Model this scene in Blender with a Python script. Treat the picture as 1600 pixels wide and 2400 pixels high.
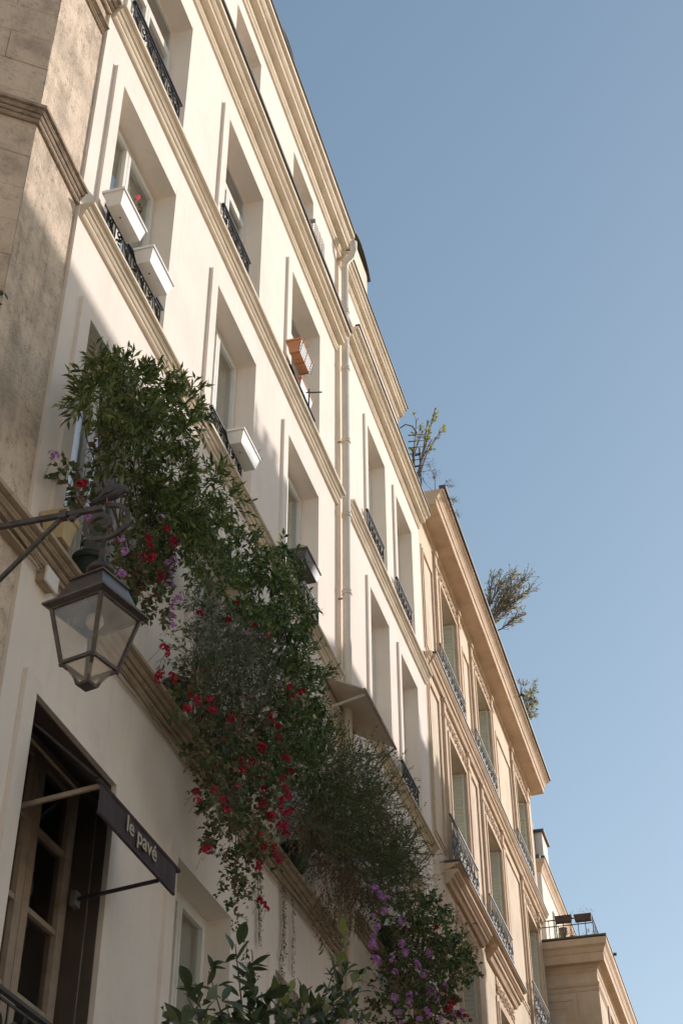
import bpy, math, random
import numpy as np
from mathutils import Vector, Matrix

for o in list(bpy.data.objects):
    bpy.data.objects.remove(o, do_unlink=True)
random.seed(7)
rng = np.random.default_rng(11)
R = math.radians
scene = bpy.context.scene
COL = scene.collection

# ------------------------------------------------------------------ camera
cam = bpy.data.cameras.new('camera')
cam.sensor_fit = 'VERTICAL'
cam.sensor_height = 36.0
cam.sensor_width = 24.0
cam.lens = 36.0 * 3427.2 / 2400.0
cam.clip_start = 0.05
cam.clip_end = 3000.0
cam_o = bpy.data.objects.new('camera', cam)
COL.objects.link(cam_o)
cam_o.location = (4.08, 0.0, 1.6)
cam_o.rotation_euler = (2.231737, 0.0033115, 0.2733364)
scene.camera = cam_o

# ------------------------------------------------------------------ light
SUN_AZ = R(46.0)      # from +X (street side of the facade) towards +Y (down the street)
SUN_EL = R(19.5)
S = Vector((math.cos(SUN_EL) * math.cos(SUN_AZ), math.cos(SUN_EL) * math.sin(SUN_AZ), math.sin(SUN_EL)))
w = bpy.data.worlds.new('World')
scene.world = w
w.use_nodes = True
wn = w.node_tree.nodes
wl = w.node_tree.links
bg = wn['Background']
sky = wn.new('ShaderNodeTexSky')
sky.sky_type = 'NISHITA'
sky.sun_disc = False
sky.sun_elevation = SUN_EL
sky.sun_rotation = math.pi / 2 - SUN_AZ
sky.altitude = 0.0
sky.air_density = 1.0
sky.dust_density = 0.9
sky.ozone_density = 1.0
hsv = wn.new('ShaderNodeHueSaturation')
hsv.inputs['Saturation'].default_value = 1.08
hsv.inputs['Hue'].default_value = 0.491
hsv.inputs['Value'].default_value = 1.22
gam = wn.new('ShaderNodeGamma')
gam.inputs['Gamma'].default_value = 0.72
wl.new(sky.outputs[0], gam.inputs['Color'])
wl.new(gam.outputs[0], hsv.inputs['Color'])
wl.new(hsv.outputs[0], bg.inputs['Color'])
bg.inputs['Strength'].default_value = 0.138
sun = bpy.data.lights.new('sun', 'SUN')
sun.energy = 2.66
sun.angle = R(0.9)
sun.color = (1.0, 0.92, 0.875)
sun_o = bpy.data.objects.new('sun', sun)
COL.objects.link(sun_o)
sun_o.rotation_euler = S.to_track_quat('Z', 'Y').to_euler()
sun_o.location = (20, 30, 30)
vs = scene.view_settings
vs.view_transform = 'Standard'
vs.look = 'None'
vs.exposure = 0.57
vs.gamma = 1.0
vs.use_curve_mapping = False
scene.cycles.max_bounces = 16
scene.cycles.diffuse_bounces = 8
scene.cycles.transparent_max_bounces = 24

# ------------------------------------------------------------------ materials
def nodes_of(name):
    m = bpy.data.materials.new(name)
    m.use_nodes = True
    nt = m.node_tree
    return m, nt, nt.nodes, nt.links, nt.nodes['Principled BSDF']

def ramp(nd, stops):
    r = nd.new('ShaderNodeValToRGB')
    while len(r.color_ramp.elements) < len(stops):
        r.color_ramp.elements.new(0.5)
    for e, (p, c) in zip(r.color_ramp.elements, stops):
        e.position = p
        e.color = (*c, 1)
    return r

def surface(name, col, rough=0.85, var=0.12, scale=1.5, stain=None, stain_amt=0.0, streak=0.0, bump=0.25,
            bscale=40.0, metal=0.0, bdist=0.01, big=0.0, spots=0.0):
    """plaster, stone, paint: base colour with mottling, stains, vertical streaks and fine relief"""
    m, nt, nd, lk, bs = nodes_of(name)
    geo = nd.new('ShaderNodeNewGeometry')
    n1 = nd.new('ShaderNodeTexNoise')
    n1.inputs['Scale'].default_value = scale
    n1.inputs['Detail'].default_value = 6
    lk.new(geo.outputs['Position'], n1.inputs['Vector'])
    dark = tuple(c * (1 - var * 1.6) for c in col)
    light = tuple(min(1, c * (1 + var * 0.7)) for c in col)
    r1 = ramp(nd, [(0.30, dark), (0.52, col), (0.75, light)])
    lk.new(n1.outputs['Fac'], r1.inputs['Fac'])
    out = r1.outputs['Color']
    def mixin(fac_socket, colour, amount):
        nonlocal out
        mp = nd.new('ShaderNodeMath')
        mp.operation = 'MULTIPLY'
        mp.inputs[1].default_value = amount
        lk.new(fac_socket, mp.inputs[0])
        mx = nd.new('ShaderNodeMixRGB')
        lk.new(mp.outputs[0], mx.inputs['Fac'])
        lk.new(out, mx.inputs['Color1'])
        mx.inputs['Color2'].default_value = (*colour, 1)
        out = mx.outputs[0]
    st = stain or tuple(c * 0.45 for c in col)
    if stain_amt > 0:
        n2 = nd.new('ShaderNodeTexNoise')
        n2.inputs['Scale'].default_value = scale * 1.9
        n2.inputs['Detail'].default_value = 9
        n2.inputs['Roughness'].default_value = 0.72
        lk.new(geo.outputs['Position'], n2.inputs['Vector'])
        r2 = ramp(nd, [(0.50, (0, 0, 0)), (0.68, (1, 1, 1))])
        lk.new(n2.outputs['Fac'], r2.inputs['Fac'])
        mixin(r2.outputs['Color'], st, stain_amt)
    if streak > 0:
        mp = nd.new('ShaderNodeMapping')
        mp.inputs['Scale'].default_value = (7, 7, 0.45)
        lk.new(geo.outputs['Position'], mp.inputs['Vector'])
        n3 = nd.new('ShaderNodeTexNoise')
        n3.inputs['Scale'].default_value = 1.6
        n3.inputs['Detail'].default_value = 5
        lk.new(mp.outputs[0], n3.inputs['Vector'])
        r3 = ramp(nd, [(0.50, (0, 0, 0)), (0.78, (1, 1, 1))])
        lk.new(n3.outputs['Fac'], r3.inputs['Fac'])
        mixin(r3.outputs['Color'], st, streak)
    if spots > 0:
        n5 = nd.new('ShaderNodeTexNoise')
        n5.inputs['Scale'].default_value = 15
        n5.inputs['Detail'].default_value = 8
        n5.inputs['Roughness'].default_value = 0.8
        lk.new(geo.outputs['Position'], n5.inputs['Vector'])
        r5 = ramp(nd, [(0.54, (0, 0, 0)), (0.63, (1, 1, 1))])
        lk.new(n5.outputs['Fac'], r5.inputs['Fac'])
        mixin(r5.outputs['Color'], tuple(c * 0.35 for c in col), spots)
    lk.new(out, bs.inputs['Base Color'])
    bs.inputs['Roughness'].default_value = rough
    bs.inputs['Metallic'].default_value = metal
    if bump > 0:
        n4 = nd.new('ShaderNodeTexNoise')
        n4.inputs['Scale'].default_value = bscale
        n4.inputs['Detail'].default_value = 6
        lk.new(geo.outputs['Position'], n4.inputs['Vector'])
        b = nd.new('ShaderNodeBump')
        b.inputs['Strength'].default_value = bump
        b.inputs['Distance'].default_value = bdist
        lk.new(n4.outputs['Fac'], b.inputs['Height'])
        if big > 0:
            n6 = nd.new('ShaderNodeTexNoise')
            n6.inputs['Scale'].default_value = 5
            n6.inputs['Detail'].default_value = 5
            lk.new(geo.outputs['Position'], n6.inputs['Vector'])
            b2 = nd.new('ShaderNodeBump')
            b2.inputs['Strength'].default_value = big
            b2.inputs['Distance'].default_value = 0.05
            lk.new(n6.outputs['Fac'], b2.inputs['Height'])
            lk.new(b2.outputs[0], b.inputs['Normal'])
        lk.new(b.outputs[0], bs.inputs['Normal'])
    return m

def foliage(name, cols, rough=0.45, trans=0.3, spec=0.5):
    m, nt, nd, lk, bs = nodes_of(name)
    geo = nd.new('ShaderNodeNewGeometry')
    n = len(cols)
    r = ramp(nd, [((i + 0.5) / n, c) for i, c in enumerate(cols)])
    lk.new(geo.outputs['Random Per Island'], r.inputs['Fac'])
    lk.new(r.outputs[0], bs.inputs['Base Color'])
    bs.inputs['Roughness'].default_value = rough
    bs.inputs['Specular IOR Level'].default_value = spec
    tr = nd.new('ShaderNodeBsdfTranslucent')
    hs = nd.new('ShaderNodeHueSaturation')
    hs.inputs['Value'].default_value = 1.6
    lk.new(r.outputs[0], hs.inputs['Color'])
    lk.new(hs.outputs[0], tr.inputs['Color'])
    mx = nd.new('ShaderNodeMixShader')
    mx.inputs[0].default_value = trans
    lk.new(bs.outputs[0], mx.inputs[1])
    lk.new(tr.outputs[0], mx.inputs[2])
    lk.new(mx.outputs[0], nd['Material Output'].inputs['Surface'])
    return m

def glass_mat(name, tint=(0.75, 0.8, 0.78), refl=0.12, rough=0.02, wavy=0.02, dirt=0.0):
    m, nt, nd, lk, bs = nodes_of(name)
    nd.remove(bs)
    tr = nd.new('ShaderNodeBsdfTransparent')
    tr.inputs['Color'].default_value = (*tint, 1)
    gl = nd.new('ShaderNodeBsdfGlossy')
    gl.inputs['Roughness'].default_value = rough
    fr = nd.new('ShaderNodeLayerWeight')
    fr.inputs['Blend'].default_value = 0.5
    pw = nd.new('ShaderNodeMath')
    pw.operation = 'POWER'
    pw.inputs[1].default_value = 5.0
    lk.new(fr.outputs['Facing'], pw.inputs[0])
    ad = nd.new('ShaderNodeMath')
    ad.operation = 'ADD'
    ad.use_clamp = True
    ad.inputs[1].default_value = refl + 0.04
    lk.new(pw.outputs[0], ad.inputs[0])
    geo = nd.new('ShaderNodeNewGeometry')
    no = nd.new('ShaderNodeTexNoise')
    no.inputs['Scale'].default_value = 3.0
    lk.new(geo.outputs['Position'], no.inputs['Vector'])
    bu = nd.new('ShaderNodeBump')
    bu.inputs['Strength'].default_value = wavy
    bu.inputs['Distance'].default_value = 0.1
    lk.new(no.outputs['Fac'], bu.inputs['Height'])
    lk.new(bu.outputs[0], gl.inputs['Normal'])
    mx = nd.new('ShaderNodeMixShader')
    lk.new(ad.outputs[0], mx.inputs[0])
    lk.new(tr.outputs[0], mx.inputs[1])
    lk.new(gl.outputs[0], mx.inputs[2])
    last = mx
    if dirt > 0:
        df = nd.new('ShaderNodeBsdfDiffuse')
        df.inputs['Color'].default_value = (0.78, 0.71, 0.62, 1)
        n2 = nd.new('ShaderNodeTexNoise')
        n2.inputs['Scale'].default_value = 9
        n2.inputs['Detail'].default_value = 5
        lk.new(geo.outputs['Position'], n2.inputs['Vector'])
        ma = nd.new('ShaderNodeMath')
        ma.operation = 'MULTIPLY'
        ma.inputs[1].default_value = dirt * 2
        lk.new(n2.outputs['Fac'], ma.inputs[0])
        m2 = nd.new('ShaderNodeMixShader')
        lk.new(ma.outputs[0], m2.inputs[0])
        lk.new(mx.outputs[0], m2.inputs[1])
        lk.new(df.outputs[0], m2.inputs[2])
        last = m2
    lk.new(last.outputs[0], nd['Material Output'].inputs['Surface'])
    return m

M = {}
M['plaster'] = surface('cream_plaster', (0.83, 0.738, 0.645), 0.9, 0.04, 1.1, (0.52, 0.45, 0.37), 0.18, 0.15, 0.2, 60, bdist=0.006)
M['plaster_low'] = M['plaster']
M['moulding'] = surface('cream_moulding', (0.74, 0.64, 0.50), 0.85, 0.08, 2.5, (0.42, 0.33, 0.23), 0.28, 0.05, 0.2, 70, bdist=0.005)
M['rough_plaster'] = surface('weathered_plaster', (0.70, 0.565, 0.43), 0.95, 0.22, 2.6, (0.30, 0.22, 0.15), 0.6, 0.5, 0.8, 55, bdist=0.02, big=0.5, spots=0.75)
M['old_stone'] = surface('old_ashlar', (0.64, 0.50, 0.37), 0.95, 0.2, 2.0, (0.20, 0.15, 0.11), 0.5, 0.25, 0.6, 45, bdist=0.018, big=0.25, spots=0.5)
M['old_cornice'] = surface('blackened_cornice', (0.42, 0.325, 0.24), 0.95, 0.2, 5.0, (0.10, 0.08, 0.06), 0.7, 0.1, 0.7, 60, bdist=0.015, spots=0.4)
M['course_low'] = surface('brown_course', (0.44, 0.345, 0.245), 0.92, 0.15, 4.0, (0.16, 0.12, 0.085), 0.4, 0.1, 0.4, 60, spots=0.2)  # lowest courses: browner base than the upper mouldings, with stains and spots
M['stone'] = surface('pale_limestone', (0.67, 0.55, 0.405), 0.85, 0.10, 1.3, (0.46, 0.32, 0.21), 0.45, 0.26, 0.22, 55, bdist=0.006)
M['stone_trim'] = surface('limestone_trim', (0.64, 0.485, 0.345), 0.85, 0.10, 2.4, (0.42, 0.28, 0.18), 0.35, 0.14, 0.25, 60, bdist=0.006)
M['iron'] = surface('painted_iron', (0.035, 0.032, 0.032), 0.45, 0.2, 8, bump=0.1, bscale=120)
M['iron_grey'] = surface('grey_wrought_iron', (0.20, 0.20, 0.185), 0.5, 0.25, 8, bump=0.15, bscale=120)
M['zinc'] = surface('zinc_sheet', (0.10, 0.096, 0.085), 0.6, 0.25, 3, (0.05, 0.045, 0.04), 0.4, 0.1, 0.1, 40, metal=0.1)
M['lantern_iron'] = surface('lantern_paint', (0.065, 0.05, 0.041), 0.42, 0.25, 10, (0.24, 0.2, 0.16), 0.35, 0.0, 0.25, 90, metal=0.15)
M['lantern_roof'] = surface('lantern_sheet', (0.10, 0.085, 0.078), 0.34, 0.25, 6, (0.2, 0.17, 0.14), 0.3, 0.1, 0.15, 60, metal=0.45)
M['frame_white'] = surface('white_frame_paint', (0.72, 0.69, 0.63), 0.55, 0.05, 5, bump=0.08, bscale=80)
M['frame_wood'] = surface('brown_frame_paint', (0.40, 0.31, 0.235), 0.5, 0.12, 6, (0.12, 0.085, 0.06), 0.3, 0.15, 0.15, 80)
M['dark_lining'] = surface('dark_reveal_paint', (0.10, 0.075, 0.058), 0.7, 0.15, 4, (0.05, 0.04, 0.03), 0.3, 0.3, 0.2, 60)
M['glass'] = glass_mat('window_glass', (0.85, 0.88, 0.86), 0.20, 0.02, 0.035)
M['glass_dark'] = glass_mat('cafe_glass', (0.45, 0.45, 0.43), 0.26, 0.01, 0.05)
M['lantern_glass'] = glass_mat('dusty_lantern_glass', (0.88, 0.83, 0.77), 0.03, 0.12, 0.05, dirt=0.22)
M['curtain'] = surface('pale_curtain', (0.74, 0.75, 0.68), 0.9, 0.12, 3, bump=0.1, bscale=30, streak=0.25)
M['box_white'] = surface('white_plastic_trough', (0.80, 0.775, 0.73), 0.55, 0.03, 4, (0.5, 0.42, 0.33), 0.12, 0.05, 0.05, 60)
M['box_dark'] = surface('dark_plastic_trough', (0.10, 0.09, 0.088), 0.5, 0.1, 4, bump=0.05)
M['terracotta'] = surface('terracotta', (0.56, 0.25, 0.12), 0.8, 0.1, 5, (0.6, 0.4, 0.28), 0.25, 0.1, 0.2, 60)
M['pot_yellow'] = surface('yellowed_wood_pot', (0.50, 0.39, 0.22), 0.7, 0.12, 7, bump=0.2)
M['pot_green'] = surface('dark_green_pot', (0.035, 0.05, 0.04), 0.6, 0.1, 7, bump=0.1)
M['pipe'] = surface('painted_downpipe', (0.68, 0.615, 0.51), 0.5, 0.05, 4, (0.35, 0.26, 0.18), 0.12, 0.1, 0.08, 60)
M['canvas_dark'] = surface('plum_canvas', (0.05, 0.036, 0.038), 0.85, 0.12, 4, bump=0.25, bscale=220, bdist=0.002)
M['canvas_beige'] = surface('beige_canvas', (0.64, 0.55, 0.45), 0.9, 0.06, 3, (0.36, 0.29, 0.22), 0.2, 0.1, 0.2, 200, bdist=0.002)
M['letters'] = surface('cream_lettering', (0.40, 0.36, 0.27), 0.8, 0.04, 6, bump=0.0)
M['shutter'] = surface('pale_green_shutter', (0.60, 0.60, 0.50), 0.6, 0.05, 5, bump=0.05)
M['bark'] = surface('grey_bark', (0.11, 0.085, 0.065), 0.9, 0.25, 12, bump=0.5, bscale=60)
M['twig'] = surface('dry_twigs', (0.19, 0.14, 0.10), 0.9, 0.25, 12, bump=0.2)
M['asphalt'] = surface('asphalt', (0.10, 0.095, 0.09), 0.9, 0.15, 3, bump=0.4, bscale=80)
M['pavement'] = surface('pavement_stone', (0.48, 0.43, 0.36), 0.9, 0.12, 3, bump=0.3, bscale=50)
M['opposite'] = surface('opposite_plaster', (0.77, 0.66, 0.51), 0.9, 0.08, 1.2, (0.34, 0.27, 0.2), 0.3, 0.15, 0.2, 50)
M['feathers'] = surface('pigeon_feathers', (0.055, 0.05, 0.052), 0.6, 0.35, 40, (0.12, 0.11, 0.11), 0.4, 0.0, 0.3, 150)
M['pink'] = surface('pigeon_feet', (0.35, 0.10, 0.08), 0.6, 0.1, 10, bump=0)
M['leaf_shrub'] = foliage('citrus_leaves', [(0.055, 0.085, 0.028), (0.092, 0.132, 0.041), (0.146, 0.186, 0.057), (0.219, 0.248, 0.071)], 0.38, 0.25)
M['leaf_dark'] = foliage('dark_citrus_leaves', [(0.051, 0.09, 0.035), (0.084, 0.136, 0.046), (0.128, 0.184, 0.056), (0.232, 0.28, 0.082)], 0.38, 0.22)
M['leaf_sage'] = foliage('grey_green_leaves', [(0.117, 0.134, 0.087), (0.196, 0.216, 0.147), (0.304, 0.309, 0.225), (0.098, 0.112, 0.069)], 0.8, 0.2, 0.2)
M['leaf_ger'] = foliage('geranium_leaves', [(0.052, 0.083, 0.034), (0.086, 0.135, 0.049), (0.131, 0.167, 0.066), (0.192, 0.12, 0.075)], 0.7, 0.25, 0.25)
M['leaf_jun'] = foliage('juniper_needles', [(0.064, 0.095, 0.043), (0.1, 0.135, 0.055), (0.154, 0.182, 0.069), (0.162, 0.147, 0.078)], 0.6, 0.2, 0.3)
M['leaf_dry'] = foliage('dried_leaves', [(0.165, 0.117, 0.068), (0.22, 0.158, 0.089), (0.11, 0.083, 0.055), (0.097, 0.103, 0.048)], 0.9, 0.2, 0.1)
M['leaf_big'] = foliage('glossy_tree_leaves', [(0.028, 0.048, 0.025), (0.042, 0.067, 0.03), (0.064, 0.088, 0.036), (0.155, 0.174, 0.053)], 0.35, 0.2)
M['leaf_roof'] = foliage('pale_roof_leaves', [(0.269, 0.252, 0.118), (0.403, 0.336, 0.168), (0.504, 0.437, 0.269), (0.202, 0.202, 0.101)], 0.6, 0.3, 0.3)  # pale olive and straw tones, varied leaf by leaf
M['leaf_fig'] = foliage('yellow_fig_leaves', [(0.26, 0.26, 0.05), (0.18, 0.22, 0.05), (0.32, 0.29, 0.08)], 0.6, 0.4, 0.3)
M['petal_red'] = foliage('red_petals', [(0.30, 0.015, 0.03), (0.42, 0.025, 0.045), (0.48, 0.04, 0.075), (0.36, 0.03, 0.06)], 0.7, 0.3, 0.2)
M['petal_lilac'] = foliage('lilac_petals', [(0.42, 0.20, 0.46), (0.52, 0.28, 0.56), (0.60, 0.36, 0.62), (0.46, 0.17, 0.42)], 0.7, 0.3, 0.2)
M['petal_pink'] = foliage('pink_petals', [(0.62, 0.10, 0.13), (0.66, 0.16, 0.18)], 0.7, 0.3, 0.2)

# ------------------------------------------------------------------ mesh helpers
class MB:
    """collects faces; build() links them as ONE mesh object"""
    def __init__(self):
        self.v, self.f = [], []
    def add(self, vs, fs):
        n = len(self.v)
        self.v += [tuple(p) for p in vs]
        self.f += [tuple(i + n for i in f) for f in fs]
        return self
    def box(self, x0, x1, y0, y1, z0, z1):
        vs = [(x, y, z) for z in (z0, z1) for y in (y0, y1) for x in (x0, x1)]
        return self.add(vs, [(0, 2, 3, 1), (4, 5, 7, 6), (0, 1, 5, 4), (2, 6, 7, 3), (0, 4, 6, 2), (1, 3, 7, 5)])
    def quad(self, a, b, c, d):
        return self.add([a, b, c, d], [(0, 1, 2, 3)])
    def prism(self, prof, y0, y1, dz0=0.0, dz1=0.0):
        """closed profile of (x,z) swept along y, capped"""
        n = len(prof)
        k = 1 + int((y1 - y0) / 0.55) if y1 - y0 > 2.0 else 1
        rj = random.Random(int(y0 * 100) + n)
        rings = []
        for i in range(k + 1):
            t = i / k
            j = 0.0 if i in (0, k) else 0.0022
            rings.append([(x + (rj.uniform(-j, j) if x > 0 else 0), y0 + (y1 - y0) * t, z + dz0 + (dz1 - dz0) * t + rj.uniform(-j, j)) for x, z in prof])
        return self.loft(rings)
    def loft(self, rings, cap=True):
        n = len(rings[0])
        vs = [p for r in rings for p in r]
        fs = []
        for k in range(len(rings) - 1):
            for i in range(n):
                j = (i + 1) % n
                fs.append((k * n + i, k * n + j, (k + 1) * n + j, (k + 1) * n + i))
        if cap:
            fs.append(tuple(range(n))[::-1])
            fs.append(tuple((len(rings) - 1) * n + i for i in range(n)))
        return self.add(vs, fs)
    def tube(self, pts, r, n=6, r2=None):
        pts = [Vector(p) for p in pts]
        rings = []
        up = Vector((0.13, 0.21, 0.97))
        m = len(pts)
        for i, p in enumerate(pts):
            t = (pts[min(i + 1, m - 1)] - pts[max(i - 1, 0)])
            if t.length < 1e-9:
                t = Vector((0, 0, 1))
            t.normalize()
            a = t.cross(up)
            if a.length < 1e-3:
                a = t.cross(Vector((1, 0, 0)))
            a.normalize()
            b = t.cross(a)
            rr = r if r2 is None else r + (r2 - r) * i / max(1, m - 1)
            rings.append([p + (a * math.cos(2 * math.pi * k / n) + b * math.sin(2 * math.pi * k / n)) * rr for k in range(n)])
        return self.loft(rings)
    def bar(self, a, b, w, h, up=(0, 0, 1)):
        """square bar from a to b"""
        a, b = Vector(a), Vector(b)
        t = (b - a).normalized()
        s = t.cross(Vector(up))
        if s.length < 1e-4:
            s = t.cross(Vector((1, 0, 0)))
        s.normalize()
        u = s.cross(t)
        rr = [[p + s * sx * w / 2 + u * sz * h / 2 for sx, sz in ((-1, -1), (1, -1), (1, 1), (-1, 1))] for p in (a, b)]
        return self.loft(rr)
    def lathe(self, c, prof, n=16):
        """profile of (radius, z) turned about a vertical axis through c=(x,y)"""
        rings = [[(c[0] + r * math.cos(2 * math.pi * k / n), c[1] + r * math.sin(2 * math.pi * k / n), z) for k in range(n)] for r, z in prof]
        return self.loft(rings)
    def ball(self, c, r, nu=8, nv=5, sc=(1, 1, 1)):
        rings = []
        for i in range(1, nv):
            th = math.pi * i / nv
            rings.append([(c[0] + r * sc[0] * math.sin(th) * math.cos(2 * math.pi * k / nu), c[1] + r * sc[1] * math.sin(th) * math.sin(2 * math.pi * k / nu), c[2] - r * sc[2] * math.cos(th)) for k in range(nu)])
        return self.loft(rings)
    def build(self, name, mat, parent=None, smooth=False, kind=None, label=None):
        me = bpy.data.meshes.new(name)
        org = Vector((0, 0, 0))
        if parent is None:
            a = np.array(self.v)
            org = Vector(((a[:, 0].min() + a[:, 0].max()) / 2, (a[:, 1].min() + a[:, 1].max()) / 2, a[:, 2].min()))
            self.v = [tuple(p) for p in a - np.array(org)]
        me.from_pydata(self.v, [], self.f)
        me.update()
        import bmesh
        bm = bmesh.new()
        bm.from_mesh(me)
        bmesh.ops.recalc_face_normals(bm, faces=bm.faces)
        bm.to_mesh(me)
        bm.free()
        if smooth:
            me.polygons.foreach_set('use_smooth', [True] * len(me.polygons))
        me.materials.append(M[mat])
        o = link(name, me, parent, kind, label)
        o.location = org
        return o

def link(name, me, parent=None, kind=None, label=None):
    o = bpy.data.objects.new(name, me)
    COL.objects.link(o)
    if parent is not None:
        o.parent = parent
        if parent.parent is None:
            o.matrix_parent_inverse = Matrix.Translation(-Vector(parent.location))
    if kind:
        o['kind'] = kind
    if label:
        o['label'] = label
    return o

def tag(o, label, cat, group=None):
    o['label'] = label
    o['category'] = cat
    if group:
        o['group'] = group
    return o

def thing(name, loc, label, cat, group=None):
    o = bpy.data.objects.new(name, None)
    o.empty_display_size = 0.2
    COL.objects.link(o)
    o.location = loc
    return tag(o, label, cat, group)

def structure(o):
    o['kind'] = 'structure'
    return o

def scaled(prof, sx, sz, x0=0.0, z0=0.0):
    return [(x0 + x * sx, z0 + z * sz) for x, z in prof]

# profiles for unit projection and unit height
CORNICE = [(-.15, 0), (.10, 0), (.14, .03), (.155, .07), (.14, .11), (.10, .12), (.10, .15), (.17, .17), (.21, .24), (.22, .28), (.18, .285), (.18, .315), (.27, .325), (.27, .36),
           (.58, .385), (.58, .50), (.60, .51), (.60, .54), (.52, .545), (.52, .575), (.66, .60), (.76, .66), (.81, .73), (.83, .735), (.78, .74), (.78, .765), (1.0, .775), (1.0, .95), (-.15, 1.0)]
COURSE = [(-.2, 0), (.22, 0), (.30, .05), (.34, .14), (.30, .23), (.16, .25), (.16, .30), (.36, .32), (.46, .40), (.48, .46), (.34, .47), (.34, .52), (.62, .54), (.64, .58),
          (.74, .63), (.76, .67), (.66, .675), (.66, .72), (1.0, .74), (1.0, .94), (-.2, 1.0)]
HOOD = [(-.2, 0), (.30, 0), (.34, .10), (.45, .28), (.62, .36), (.66, .44), (.66, .60), (.78, .64), (.90, .74), (1.0, .80), (1.0, 1.0), (-.2, 1.0)]

def front_wall(m, y0, y1, z0, z1, holes, x=0.0, depth=0.35):
    """front face of a wall with openings and the reveals of those openings"""
    ys = sorted({y0, y1, *[h[0] for h in holes], *[h[1] for h in holes]})
    zs = sorted({z0, z1, *[h[2] for h in holes], *[h[3] for h in holes]})
    for i in range(len(ys) - 1):
        for j in range(len(zs) - 1):
            cy, cz = (ys[i] + ys[i + 1]) / 2, (zs[j] + zs[j + 1]) / 2
            if any(h[0] < cy < h[1] and h[2] < cz < h[3] for h in holes):
                continue
            m.quad((x, ys[i], zs[j]), (x, ys[i + 1], zs[j]), (x, ys[i + 1], zs[j + 1]), (x, ys[i], zs[j + 1]))
    for a, b, c, d in holes:
        xb = x - depth
        m.quad((x, a, c), (xb, a, c), (xb, a, d), (x, a, d))
        m.quad((xb, b, c), (x, b, c), (x, b, d), (xb, b, d))
        m.quad((x, a, d), (xb, a, d), (xb, b, d), (x, b, d))
        m.quad((xb, a, c), (x, a, c), (x, b, c), (xb, b, c))
    return m

def shell(m, x0, x1, y0, y1, z0, z1):
    """back, ends and top of a house so that its rooms are dark"""
    m.quad((x0, y0, z0), (x0, y1, z0), (x0, y1, z1), (x0, y0, z1))
    m.quad((x0, y0, z0), (x1, y0, z0), (x1, y0, z1), (x0, y0, z1))
    m.quad((x0, y1, z0), (x1, y1, z0), (x1, y1, z1), (x0, y1, z1))
    m.quad((x0, y0, z1), (x1, y0, z1), (x1, y1, z1), (x0, y1, z1))
    return m

def surround(house, y0, y1, z0, z1, wd=0.16, top=0.10, t=0.035, mat='plaster'):
    m = MB()
    m.box(0.0006, t, y0 - wd, y0, z0, z1 + top)
    m.box(0.0006, t, y1, y1 + wd * 0.6, z0, z1 + top)
    m.box(0.0006, t - 0.002, y0, y1, z1, z1 + top)
    return m.build('window_surround', mat, house)

def casement(house, y0, y1, z0, z1, xg=-0.2, transom=None, curtain=True, bars=(), mat='frame_white', glass='glass', stile=0.05, open_amt=0.0, drape=0.0):
    """two-leaf casement window: frame part with a pane for each light and a curtain"""
    m = MB()
    t = 0.045
    m.box(xg - .05, xg + .01, y0, y0 + .05, z0, z1)
    m.box(xg - .05, xg + .01, y1 - .05, y1, z0, z1)
    m.box(xg - .05, xg + .008, y0 + .05, y1 - .05, z1 - .055, z1)
    m.box(xg - .05, xg + .012, y0 + .05, y1 - .05, z0, z0 + .06)
    top = z1 - .055
    yc = (y0 + y1) / 2
    lights = []
    if transom:
        m.box(xg - .05, xg + .02, y0 + .05, y1 - .05, transom, transom + .055)
        lights.append((y0 + .05, y1 - .05, transom + .055, top))
        top = transom
    for a, b in ((y0 + .05, yc - .004), (yc + .004, y1 - .05)):
        x1 = xg + .022
        m.box(xg - t, x1, a, a + stile, z0 + .06, top)
        m.box(xg - t, x1, b - stile, b, z0 + .06, top)
        m.box(xg - t, x1 - .002, a + stile, b - stile, top - .055, top)
        m.box(xg - t, x1 - .002, a + stile, b - stile, z0 + .06, z0 + .14)
        edges = [z0 + .14] + [z for z in bars] + [top - .055]
        for z in bars:
            m.box(xg - t + .006, x1 - .006, a + stile, b - stile, z - .018, z + .018)
        for k in range(len(edges) - 1):
            lights.append((a + stile, b - stile, edges[k] + (.018 if k else 0), edges[k + 1] - (.018 if k < len(edges) - 2 else 0)))
    w_ = m.build('window', mat, house)
    for a, b, c, d in lights:
        MB().box(xg - .022, xg - .014, a - .004, b + .004, c - .004, d + .004).build('pane', glass, w_)
    if curtain:
        for a, b in ((y0 + .06, yc - .02 - drape), (yc + .02 + drape, y1 - .06)):
            n = 28
            c = MB()
            vs = []
            for k in range(n + 1):
                y = a + (b - a) * k / n
                x = xg - .085 + .014 * math.sin(k * 1.7) + .008 * math.sin(k * 4.1)
                vs += [(x, y, z0 + .07), (x, y, z1 - .06)]
            c.add(vs, [(2 * k, 2 * k + 2, 2 * k + 3, 2 * k + 1) for k in range(n)])
            c.build('curtain', 'curtain', w_, smooth=True)
    return w_

def spiral(c, r0, turns, a0, sgn=1, n=14, rmin=0.12):
    """points of a scroll in the facade plane around c=(y,z)"""
    pts = []
    for k in range(n + 1):
        t = k / n
        r = r0 * (1 - (1 - rmin) * t)
        a = a0 + sgn * turns * 2 * math.pi * t
        pts.append((c[0] + r * math.cos(a), c[1] + r * math.sin(a)))
    return pts

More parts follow.
